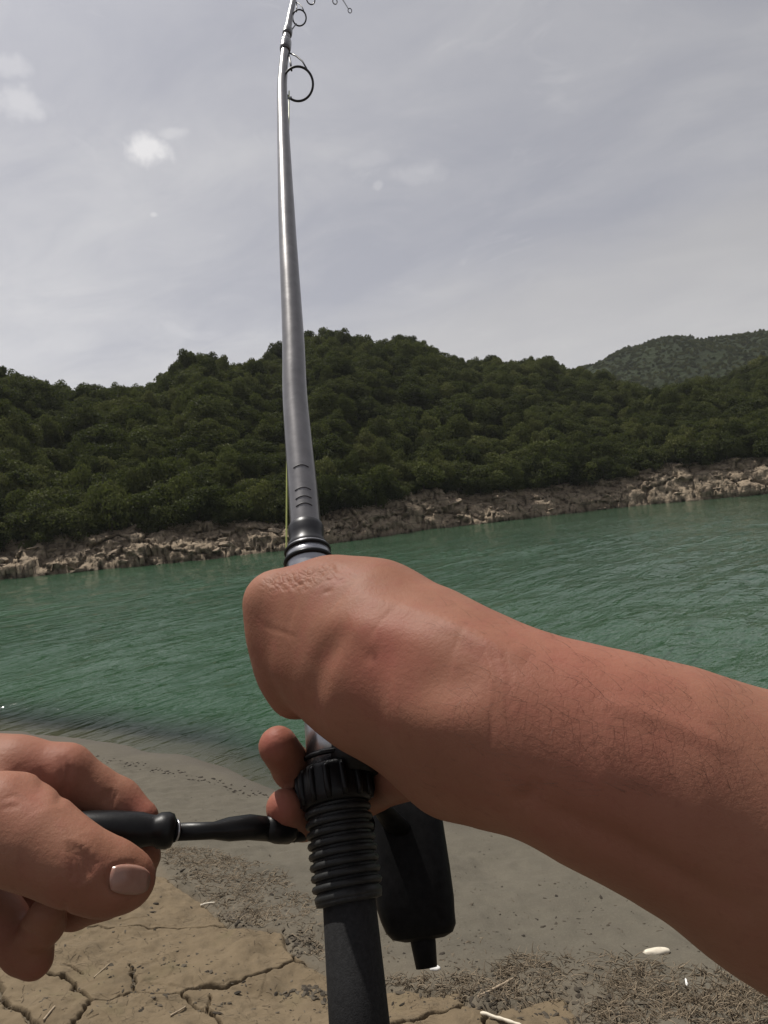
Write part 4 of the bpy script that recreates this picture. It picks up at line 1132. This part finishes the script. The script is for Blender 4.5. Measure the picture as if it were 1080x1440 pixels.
def lathe(p0, p1, prof, seg=28):                  # prof: [(t along p0->p1 0..1, radius m)]
    pts = [p0.lerp(p1, t) for t, r in prof]; V, F = [], []
    u, w = frame_of(p1 - p0)
    for p, (t, r) in zip(pts, prof):
        for k in range(seg):
            a = 2 * math.pi * k / seg; V.append(p + (u * math.cos(a) + w * math.sin(a)) * r)
    for i in range(len(pts) - 1):
        for k in range(seg): F.append((i * seg + k, i * seg + (k + 1) % seg, (i + 1) * seg + (k + 1) % seg, (i + 1) * seg + k))
    return V, F, seg, len(pts), True

# rod axis (photo pixel, depth); straight through handle, bending over at the tip
RODP = [(512, 1520, 0.288), (507, 1440, 0.300), (493, 1280, 0.3245), (480, 1180, 0.340), (466, 1070, 0.361), (450, 930, 0.389), (433, 780, 0.429), (426, 690, 0.457), (415, 560, 0.502), (412, 470, 0.535),
        (403, 300, 0.612), (397, 140, 0.712), (398, 100, 0.742), (402, 60, 0.776), (407, 28, 0.806), (413, 0, 0.836), (423, -30, 0.885), (440, -45, 0.97), (455, -40, 1.08), (470, -20, 1.20), (481, -2, 1.33), (489, 11, 1.46)]
ROD = [at(*p) for p in RODP]
def rod_at(py):
    for a, b, A, B in zip(RODP[:-1], RODP[1:], ROD[:-1], ROD[1:]):
        if min(a[1], b[1]) <= py <= max(a[1], b[1]):
            t = (py - a[1]) / (b[1] - a[1]); q = A.lerp(B, 0); 
            # same perspective step as the sight lines
            d = 1 / ((1 - t) / a[2] + t / b[2]); return at(a[0] + (b[0] - a[0]) * t, py, d)
rod = empty('fishing_rod', tuple(ROD[0]))
tag(rod, 'grey fishing rod with black foam butt, held upright and bent over at the tip', 'fishing rod')
g0, g1 = ROD[0], rod_at(1262)
build('butt_grip', [lathe(g0, g1, [(0, .0125), (.02, .0136), (.5, .0133), (.97, .0128), (1.0, .0124)], 36)], M['foam'], rod)
# reel seat: flange, ribbed sleeve, barrel, exposed blank with the lock ring, hood
s0, s1 = rod_at(1266), rod_at(1128)
seat = build('reel_seat', [lathe(s0, s1, [(0, .0150), (.02, .0164), (.07, .0166), (.10, .0152), (.97, .0152), (1.0, .0158)], 40)], M['rubber'], rod)
for k in range(8):
    c = s0.lerp(s1, .15 + k * .107)
    sub(seat, 'ridge', [torus(c, s1 - s0, .0153, .0021, 40, 8, flat=0.9)], M['rubber'])
fl0, fl1 = rod_at(1270), rod_at(1258)
sub(seat, 'flange', [lathe(fl0, fl1, [(0, .0134), (.1, .0160), (.85, .0164), (1.0, .0150)], 40)], M['rubber'])
b0, b1 = rod_at(1134), rod_at(1078)
barrel = build('seat_barrel', [lathe(b0, b1, [(0, .0160), (.05, .0180), (.3, .0190), (.8, .0187), (.95, .0176), (1.0, .0158)], 36)], M['black'], rod)
bd_ = (b1 - b0).normalized(); bu_, bw_ = frame_of(bd_)
for k in range(14):
    an = 2 * math.pi * k / 14; q = bu_ * math.cos(an) + bw_ * math.sin(an)
    sub(barrel, 'fin', [tube([b0.lerp(b1, t) + q * r for t, r in ((.08, .0182), (.3, .0189), (.8, .0186), (.92, .0178))], [.0012, .0019, .0019, .001], 8)], M['black'])
e0, e1 = rod_at(1084), rod_at(985)
build('seat_insert', [lathe(e0, e1, [(0, .0132), (.6, .0125), (1, .012)], 32)], M['steel'], rod)
build('lock_ring', [torus(rod_at(1064), e1 - e0, .0138, .0013, 40, 8)], M['black'], rod)
# dark flank of the seat hood on the hand side
hd = (at(520, 1050, .36) - at(480, 1050, .36)).normalized()
build('seat_hood', [tube([rod_at(1090) + hd * .009, rod_at(1050) + hd * .012, rod_at(985) + hd * .008, rod_at(940) + hd * .005], [.0165, .0165, .0160, .0150], 28)], M['black'], rod)
f0, f1 = rod_at(930), rod_at(772)
build('fore_grip', [lathe(f0, f1, [(0, .016), (.5, .0150), (.9, .0142), (1.0, .0138)], 36)], M['steel'], rod)
build('trim_ring', [torus(rod_at(790), f1 - f0, .0142, .0017, 40, 10), torus(rod_at(776), f1 - f0, .0136, .0014, 40, 10)], M['black'], rod)
w0, w1 = rod_at(776), rod_at(738)
build('winding_check', [lathe(w0, w1, [(0, .0135), (.25, .0125), (.4, .0108), (.6, .0112), (.8, .0116), (.95, .0110), (1, .0100)], 36)], M['darksteel'], rod)
# blank: many rings along the bend (Catmull-Rom through the axis points)
def crom(P, n):
    out = []
    for i in range(len(P) - 1):
        p0, p1, p2, p3 = P[max(i - 1, 0)], P[i], P[i + 1], P[min(i + 2, len(P) - 1)]
        for k in range(n):
            t = k / n; out.append(0.5 * ((2 * p1) + (p2 - p0) * t + (2 * p0 - 5 * p1 + 4 * p2 - p3) * t * t + (3 * p1 - p0 - 3 * p2 + p3) * t ** 3))
    return out + [P[-1]]
bp = [rod_at(778)] + ROD[7:]
bpts = crom(bp, 6)
L = [0.0]
for a, b in zip(bpts[:-1], bpts[1:]): L.append(L[-1] + (b - a).length)
keyL = [0, .03, .065, .10, .16, .26, .30, .34, .38, .43, .50, .70, L[-1]]
# radius falls off with the length along the blank
KY = [778, 690, 560, 470, 300, 140, 100, 60, 28, 0]
KR = [.0102, .0100, .0092, .0086, .0075, .0056, .0051, .0044, .0038, .0032]
def blank_r(p):
    v = p - EYE; dz = v.dot(fwd); py = PH / 2 - v.dot(up) / dz * FPX
    return py
rads = []
for i, p in enumerate(bpts):
    py = blank_r(p); past = L[i] > L[min(range(len(bpts)), key=lambda q: (bpts[q] - ROD[15]).length)]
    if not past: rads.append(float(np.interp(-py, [-k for k in KY], KR)))
    else:
        l0 = L[min(range(len(bpts)), key=lambda q: (bpts[q] - ROD[15]).length)]
        rads.append(.0032 + (.0010 - .0032) * min(1, (L[i] - l0) / (L[-1] - l0)) ** 0.7)
build('blank', [tube(bpts, rads, 24)], M['blank'], rod)
def dirat(py):
    a, b = rod_at(py + 6), rod_at(py - 6); return (b - a).normalized()
for py0, py1, r in ((72, 56, .0058), (50, 40, .0052)):
    a, b = rod_at(py0), rod_at(py1); build('thread_wrap', [lathe(a, b, [(0, r * .92), (.2, r * 1.1), (.5, r * 1.12), (.8, r * 1.1), (1, r * .9)], 24)], M['wrap'], rod)
# small dark print on the blank above the check
for py, w in ((668, 9), (700, 8), (712, 7), (722, 5)):
    c = rod_at(py); dd = dirat(py); r = float(np.interp(-py, [-k for k in KY], KR)) + .00005
    vu = (EYE - c); vu = (vu - dd * vu.dot(dd)).normalized(); vw = dd.cross(vu)
    pts = [c + dd * (.0016 * math.sin(t * math.pi)) + (vu * math.cos((t - .5) * 1.1) + vw * math.sin((t - .5) * 1.1)) * r for t in [k / 8 for k in range(9)]]
    build('print_mark', [tube(pts, [.00035] * 9, 6)], M['print'], rod)
# line guides: ring on a bent wire frame standing off the blank on the right
right_w = at(600, 120, .75) - at(500, 120, .75); right_w.normalize()
def guide(py, cx, cy, d, Rr, wire, foot_py):
    g = build('guide', [torus(at(cx, cy, d), (EYE - at(cx, cy, d)).normalized() * .9 + up * .25 - rt * 0.15, Rr, wire, 44, 8)], M['darksteel'], rod)
    c = at(cx, cy, d); f = rod_at(foot_py); parts = []
    tl = c + up * Rr * .88 - rt * Rr * .42; tr = c + rt * Rr * .86 + up * Rr * .5; bl = c - up * Rr * .88 - rt * Rr * .45
    side = f + rt * .004
    parts.append(tube([side, side.lerp(tl, .5) + rt * Rr * .02, tl], [wire * .8] * 3, 8))
    m1 = side.lerp(tr, .5) + (rt + up).normalized() * Rr * .28
    parts.append(tube([side, side.lerp(m1, .55) + up * Rr * .1, m1, tr], [wire * .7] * 4, 8))
    q = rod_at(min(py + 22, 300)) + rt * .002
    parts.append(tube([bl, bl.lerp(q, .5), q], [wire * .8] * 3, 8))
    sub(g, 'guide_foot', parts, M['darksteel'])
guide(118, 419, 118, .735, .0165, .0013, 74)
guide(25, 421, 25, .815, .0082, .0009, 3)
tipdir = (ROD[-1] - ROD[-2]).normalized()
for cx, cy, d, rr2, foot in ((437, -1, .965, .0062, 17), (454, -8, 1.10, .0040, 18), (471, 2, 1.215, .0042, 19), (492, 15, 1.46, .0042, 21)):
    c = at(cx, cy, d); g = build('guide', [torus(c, (EYE - c).normalized() + up * .3 + rt * 0.3, rr2, .0009, 28, 6)], M['darksteel'], rod)
    sub(g, 'guide_foot', [tube([c + (ROD[foot] - c).normalized() * rr2, ROD[foot]], [.0008, .0008], 6)], M['darksteel'])

# ---------------------------------------------------------------- reel
reel = empty('fishing_reel', tuple(at(590, 1300, .42)))
tag(reel, 'black spinning reel hanging under the rod seat, crank out to the left', 'fishing reel')
axd = (rod_at(1000) - rod_at(1300)).normalized()             # along the rod
body_tail = at(600, 1362, .408); body_c = at(588, 1230, .428)
ax_r = (at(572, 1120, .450) - at(596, 1300, .414)).normalized()
q0 = at(600, 1361, .403)
build('rear_stem', [tube([q0, q0 + ax_r * .012, q0 + ax_r * .03, q0 + ax_r * .05], [.0064, .0076, .0082, .012], 24)], M['reel'], reel)
t0 = at(592, 1316, .411)
wv_ = (rt - ax_r * rt.dot(ax_r)).normalized(); dv_ = ax_r.cross(wv_)
def boxy(rows, seg=40, e=0.58):                     # rows: (distance along, side shift, half width, half depth)
    V, F = [], []
    for q, sh_, a_, b_ in rows:
        for k in range(seg):
            an = 2 * math.pi * (k + .5) / seg; ca, sa = math.cos(an), math.sin(an)
            V.append(t0 + ax_r * q + wv_ * (sh_ + a_ * math.copysign(abs(ca) ** e, ca)) + dv_ * (b_ * math.copysign(abs(sa) ** e, sa)))
    n = len(rows)
    for i in range(n - 1):
        for k in range(seg): F.append((i * seg + k, i * seg + (k + 1) % seg, (i + 1) * seg + (k + 1) % seg, (i + 1) * seg + k))
    return V, F, seg, n, True
body = build('body', [boxy([(-.002, .002, .0125, .010), (.000, .001, .0185, .014), (.004, .0005, .0215, .0165), (.010, -.0005, .0228, .018), (.018, -.001, .0242, .020), (.035, -.001, .0246, .021), (.060, -.001, .0246, .021), (.078, -.002, .0240, .020), (.086, -.004, .0205, .018), (.093, -.005, .0140, .013), (.096, -.005, .008, .008)])], M['reel'], reel)
md = body.modifiers.new('round', 'BEVEL'); md.width = .0016; md.segments = 2; md.limit_method = 'ANGLE'; md.angle_limit = R(18)
# stem to the rod seat, between the fingers
ft = rod_at(1090) + (at(520, 1090, .37) - rod_at(1090)).normalized() * .006
build('stem', [tube([at(560, 1165, .425), at(540, 1140, .405), at(515, 1115, .383), ft], [.009, .0068, .0062, .0085], 16, flat=.6)], M['reel'], reel)
build('rotor', [lathe(t0 + ax_r * .096, t0 + ax_r * .124, [(0, .016), (.3, .0225), (.8, .0235), (1, .0215)], 32)], M['reel'], reel)
spo = build('spool', [lathe(t0 + ax_r * .124, t0 + ax_r * .158, [(0, .021), (.1, .0225), (.15, .0175), (.8, .0165), (.85, .0215), (.95, .0215), (1, .012)], 32)], M['steel'], reel)
# crank: hub on the body, arm out to the left, round knob
hub = at(516, 1160, .405); el_ = at(388, 1168, .345)
arm = build('crank_arm', [tube([hub, at(440, 1166, .366), el_], [.0060, .0058, .0062], 18)], M['black'], reel)
sub(arm, 'elbow', [lathe(at(372, 1163, .340), at(412, 1170, .352), [(0, .0045), (.15, .0062), (.5, .0068), (.85, .0062), (1, .0045)], 24)], M['black'])
k1 = at(238, 1170, .316)
pts = [at(380, 1166, .343), at(350, 1163, .3375), at(322, 1166, .333), at(300, 1168, .329), at(246, 1170, .318)]
build('crank_rod', [tube(pts, [.0058, .0060, .0056, .0040, .0040], 18)], M['black'], reel)
kn = build('knob', [lathe(at(80, 1166, .303), at(246, 1168, .317), [(0, .004), (.03, .0066), (.15, .0078), (.45, .0083), (.70, .0078), (.78, .0068), (.82, .0066), (.86, .0078), (.93, .0081), (.98, .0072), (1.0, .005)], 32)], M['black'], reel)
sub(kn, 'knob_cap', [lathe(at(245, 1168, .3166), at(249, 1168, .3174), [(0, .0052), (.7, .0050), (1, .0040)], 24)], M['steel'])

# ---------------------------------------------------------------- line from the spool up to the first guide
roller = at(402, 905, .478)
rb_ = t0 + ax_r * .118
bail = build('bail', [tube(crom([rb_ + wv_ * -.022, rb_ + wv_ * -.034 + ax_r * .015, roller - ax_r * .004 - wv_ * .001, roller + ax_r * .010 + wv_ * .012, rb_ + ax_r * .055 + dv_ * .012, rb_ + ax_r * .040 + wv_ * .034, rb_ + wv_ * .022], 5), [.0013] * 31, 8)], M['steel'], reel)
sub(bail, 'line_roller', [lathe(roller - ax_r * .003, roller + ax_r * .003, [(0, .0036), (.3, .0026), (.7, .0026), (1, .0036)], 20)], M['steel'])
ge = at(406.5, 128, .737); sp_ = t0 + ax_r * .14 - wv_ * .0175
lpts = [sp_, sp_.lerp(roller, .5), roller + ax_r * .0002] + [roller.lerp(ge, k / 12) for k in range(1, 13)]
fishing_line = build('fishing_line', [tube(lpts, [.00065] * len(lpts), 8)], M['line'], None)
tag(fishing_line, 'thin yellow green line running up beside the rod', 'fishing line')
# ================================================================== bits on the bank
def straw_mat(name, c0, c1):
    m, nt, out = new_mat(name); N = NT(nt)
    principled(N, out, N.ramp(N.attr('tone'), [(0.0, c0), (1.0, c1)]), 0.9, Specular__IOR__Level=0.2); return m
M['straw'] = straw_mat('dead_stubble', (0.060, 0.045, 0.031), (0.215, 0.170, 0.118))
M['clod'] = straw_mat('dark_bits', (0.022, 0.018, 0.014), (0.105, 0.087, 0.064))
M['drift'] = simple_mat('bleached_wood', (0.26, 0.205, 0.145), 0.85, 0, 0.2, 0.4, 0.4, 90)
M['shell'] = simple_mat('white_shell', (0.52, 0.47, 0.38), 0.6, 0, 0.3, 0.25, 0.15, 60)
M['foamw'] = simple_mat('white_scrap', (0.70, 0.69, 0.66), 0.6, 0, 0.3, 0.1, 0.1, 60)
rs = np.random.RandomState(17)
def poly_px(pts): return [gpt(*p) for p in pts]
ZONES = [(poly_px([(222, 1190), (300, 1196), (385, 1215), (440, 1262), (455, 1300), (455, 1360), (418, 1335), (398, 1309), (330, 1302), (286, 1264), (250, 1246)]), 3400, .022, 1.0),
         (poly_px([(525, 1352), (600, 1372), (690, 1388), (760, 1330), (640, 1300), (545, 1290)]), 190, .015, .5),
         (poly_px([(525, 1372), (660, 1372), (735, 1352), (700, 1420), (655, 1408), (600, 1396)]), 800, .022, .9),
         (poly_px([(690, 1360), (760, 1335), (850, 1362), (905, 1350), (960, 1385), (1000, 1360), (1100, 1400), (1110, 1470), (820, 1470), (800, 1408), (745, 1410), (705, 1420)]), 2700, .024, 1.1),
         (poly_px([(840, 1335), (1080, 1395), (1090, 1440), (850, 1440)]), 900, .026, 1.3),
         (poly_px([(0, 1180), (150, 1180), (215, 1215), (160, 1215), (0, 1195)]), 250, .02, .8)]
SV, SF, ST = [], [], []
def stem(p, d0, L_, r_, curl, tone, lift):
    k = len(SV); n = 5; pos = np.array(p); d = np.array(d0)
    side = np.cross(d, (0, 0, 1.0)); side /= np.linalg.norm(side) + 1e-9
    for i in range(n):
        rr2 = r_ * (1 - 0.55 * i / (n - 1)); upv = np.cross(side, d); upv /= np.linalg.norm(upv) + 1e-9
        for q in range(3):
            a = q * 2.0944; SV.append(pos + (side * math.cos(a) + upv * math.sin(a)) * rr2); ST.append(tone)
        pos = pos + d * L_ / (n - 1); d = d + side * curl * 0.35 + np.array((0, 0, -0.22 * lift)); d /= np.linalg.norm(d)
    for i in range(n - 1):
        for q in range(3): SF.append((k + i * 3 + q, k + i * 3 + (q + 1) % 3, k + (i + 1) * 3 + (q + 1) % 3, k + (i + 1) * 3 + q))
for poly, n, ln, st in ZONES:
    P = np.array(poly); lo, hi = P.min(0), P.max(0); c = 0
    while c < n:
        q = lo + rs.rand(400, 2) * (hi - lo)
        dens = fbm(q[:, 0] * 5, q[:, 1] * 5, oct=3, seed=5) * .6 + .55
        ok = in_poly(q[:, 0], q[:, 1], poly) & (rs.rand(400) < dens)
        for x, y in q[ok]:
            if c >= n: break
            a = rs.rand() * 6.28; el = rs.uniform(.05, 1.0) * (1 if rs.rand() < .6 * st else .25)
            stem((x, y, topz(x, y) - .003), (math.cos(a) * math.cos(el), math.sin(a) * math.cos(el), math.sin(el)), ln * rs.uniform(.8, 2.8), rs.uniform(.0014, .0032), rs.normal() * .9, rs.rand() ** .8, 1.0)
            c += 1
# loose straws on the crust
for _ in range(330):
    px, py = rs.uniform(0, 470), rs.uniform(1290, 1440); x, y = gpt(px, py, fine=False); a = rs.rand() * 6.28
    stem((x, y, topz(x, y) + .001), (math.cos(a), math.sin(a), .02), rs.uniform(.012, .05), rs.uniform(.0007, .0014), rs.normal() * .3, rs.rand(), .1)
for _ in range(420):
    px, py = rs.uniform(150, 1080), 1110 + rs.rand() * 310; x, y = gpt(px, py, fine=False); a = rs.rand() * 6.28
    if y < shore_y(x) - .3: stem((x, y, topz(x, y) + .001), (math.cos(a), math.sin(a), .02), rs.uniform(.012, .04), rs.uniform(.0008, .0018), rs.normal() * .5, rs.rand() * .6, .1)
o = obj_np('dead_stubble', SV, SF, M['straw'], None, True); col_attr(o.data, 'tone', ST)
tag(o, 'short brown dead grass stubble matted along the edge of the mud crust', 'stubble', kind='stuff')
# dark crumbs and clods
CV, CF, CT = [], [], []
ico = bmesh.new(); bmesh.ops.create_icosphere(ico, subdivisions=1, radius=1.0); IV = np.array([v.co for v in ico.verts]); IF = np.array([[v.index for v in f.verts] for f in ico.faces]); ico.free()
def clod(x, y, r, tone, flat=.38):
    k = len(CV); ang = rs.rand() * 6.28; ca, sa = math.cos(ang), math.sin(ang)
    sx, sy = rs.uniform(.8, 2.3), rs.uniform(.5, 1.1); z = topz(x, y)
    for v in IV:
        w = v * r * (1 + rs.uniform(-.4, .4)); w = w * (sx, sy, flat)
        CV.append((x + w[0] * ca - w[1] * sa, y + w[0] * sa + w[1] * ca, z + r * flat * .45 + w[2])); CT.append(tone)
    CF.extend((IF + k).tolist())
for _ in range(1150):                                    # scattered over the open silt
    px, py = rs.uniform(150, 1080), 1090 + rs.rand() ** .7 * 330; x, y = gpt(px, py, fine=False)
    if y > shore_y(x) - .25: continue
    if fbm(np.array([x * 1.3]), np.array([y * 1.3]), oct=2, seed=8)[0] < -.12: continue
    clod(x, y, rs.uniform(.002, .0065) * (1.9 if rs.rand() < .12 else 1), rs.rand() ** 1.4 * .7)
for poly, n in ((poly_px([(310, 1285), (350, 1275), (360, 1300), (335, 1308)]), 60), (poly_px([(395, 1315), (430, 1310), (455, 1335), (418, 1348)]), 60), (poly_px([(650, 1398), (700, 1392), (720, 1412), (680, 1428)]), 60),
                (poly_px([(380, 1400), (430, 1385), (468, 1400), (465, 1415), (420, 1400)]), 70), (poly_px([(222, 1200), (400, 1240), (450, 1350), (300, 1290)]), 90), (poly_px([(690, 1365), (1080, 1400), (1080, 1440), (720, 1440)]), 110),
                (poly_px([(45, 1350), (62, 1352), (60, 1378), (45, 1380)]), 25)):
    P = np.array(poly); lo, hi = P.min(0), P.max(0); c = 0
    while c < n:
        q = lo + rs.rand(2) * (hi - lo)
        if in_poly(q[:1], q[1:], poly)[0]: clod(q[0], q[1], rs.uniform(.004, .011), rs.rand() * .9); c += 1
for _ in range(160):                                    # crumbs on the crust
    px, py = rs.uniform(0, 700), rs.uniform(1300, 1440); x, y = gpt(px, py, fine=False); clod(x, y, rs.uniform(.002, .005), rs.uniform(.3, 1))
for t in np.linspace(0, 1, 130):                        # the wrack line at the water's edge
    px = 110 + t * 300; py = 1048 + t * 62 + rs.normal() * 4; x, y = gpt(px, py, fine=False); clod(x, y, rs.uniform(.005, .016), rs.rand() * .4)
CV = np.array(CV); o = obj_np('mud_crumbs', CV, CF, M['clod'], None, False); col_attr(o.data, 'tone', CT)
tag(o, 'dark mud crumbs and plant scraps scattered over the bank', 'debris', kind='stuff')
# single finds that can be picked up
def stick(name, pts_px, r0, r1, mat, label, cat, lift=.004, group=None):
    P = []
    for k, p in enumerate(pts_px):
        x, y = gpt(*p); P.append(Vector((x, y, topz(x, y) + lift)))
    for k in range(1, len(P) - 1): P[k] = P[0].lerp(P[-1], k / (len(P) - 1)) + (P[k] - P[0].lerp(P[-1], k / (len(P) - 1))) * .35
    P = crom(P, 5); n = len(P)
    for i, p in enumerate(P): p += Vector((rs.normal(), rs.normal(), rs.normal() * .5)) * r0 * .12
    org = empty_loc = P[0].copy()
    o = build(name, [tube([p - org for p in P], [(r0 + (r1 - r0) * i / (n - 1)) * (1 + .12 * rs.normal()) * (.6 if i in (0, n - 1) else 1) for i in range(n)], 10)], mat, None)
    o.location = org; tag(o, label, cat, group); return o
stick('stick', [(672, 1408), (695, 1396), (724, 1381)], .0050, .0042, M['drift'], 'pale dry stick lying in the stubble right of the reel', 'stick', .008)
stick('stick', [(676, 1430), (700, 1436), (735, 1448)], .0062, .0056, M['shell'], 'bleached white stick at the bottom edge, right of the rod butt', 'stick', .008)
stick('stick', [(240, 1432), (252, 1426), (262, 1419)], .0034, .0030, M['drift'], 'short pale twig on the cracked mud below the left hand', 'stick', .005)
stick('stick', [(132, 1378), (145, 1366), (155, 1357)], .0024, .0018, M['drift'], 'thin straw coloured twig on the mud just below the left thumb', 'stick', .004)
stick('stick', [(62, 1440), (70, 1428), (78, 1418)], .0034, .0028, M['drift'], 'short pale twig beside the wide crack in the bottom left corner', 'stick', .005)
stick('stick', [(282, 1276), (292, 1271), (303, 1272)], .0050, .0040, M['shell'], 'small bleached root stub at the edge of the crust under the crank', 'stick', .008)
def lump(name, px, py, sx, sy, sz, rot, mat, label, cat, seed, pinch=0.0):
    bm = bmesh.new(); bmesh.ops.create_icosphere(bm, subdivisions=3, radius=1.0)
    for v in bm.verts:
        n_ = mnoise.noise(v.co * 1.6 + Vector((seed, 0, 0))) * .16 + mnoise.noise(v.co * 5 + Vector((seed, 3, 0))) * .05
        c = v.co * (1 + n_); w = 1 - pinch * (1 - min(1, abs(c.x) * 1.3)) 
        v.co = Vector((c.x * sx, c.y * sy * w, c.z * sz * w))
    for f in bm.faces: f.smooth = True
    me = bpy.data.meshes.new(name); bm.to_mesh(me); bm.free(); me.materials.append(mat)
    o = link(bpy.data.objects.new(name, me)); x, y = gpt(px, py); o.location = (x, y, topz(x, y) + sz * .6); o.rotation_euler = (0, 0, rot); tag(o, label, cat); return o
lump('driftwood', 923, 1340, .060, .019, .014, R(2), M['shell'], 'smooth cream driftwood chip on the silt under the forearm', 'driftwood', 1)
lump('bone', 965, 1382, .020, .0075, .006, R(76), M['foamw'], 'little white bone standing out in the stubble at the lower right', 'bone', 2, .45)
lump('pebble', 612, 1364, .024, .014, .010, R(-10), M['foamw'], 'white pebble showing just below the tail of the reel', 'pebble', 3)

# ================================================================== thin damp air over the river
def haze_box():
    bm = bmesh.new(); bmesh.ops.create_cube(bm, size=1.0)
    lo, hi = Vector((-720, -280, -12)), Vector((720, 760, 140))
    for v in bm.verts: v.co = Vector([lo[k] if v.co[k] < 0 else hi[k] for k in range(3)])
    me = bpy.data.meshes.new('haze'); bm.to_mesh(me); bm.free()
    m, nt, out = new_mat('haze_air'); N = NT(nt)
    v = N.n('ShaderNodeVolumePrincipled'); v.inputs['Color'].default_value = (0.80, 0.83, 0.86, 1); v.inputs['Density'].default_value = 0.0002; v.inputs['Anisotropy'].default_value = 0.2
    N.l(v.outputs[0], out.inputs['Volume']); me.materials.append(m)
    o = link(bpy.data.objects.new('haze', me)); o['kind'] = 'stuff'; tag(o, 'thin pale haze in the air over the river', 'haze')
haze_box()
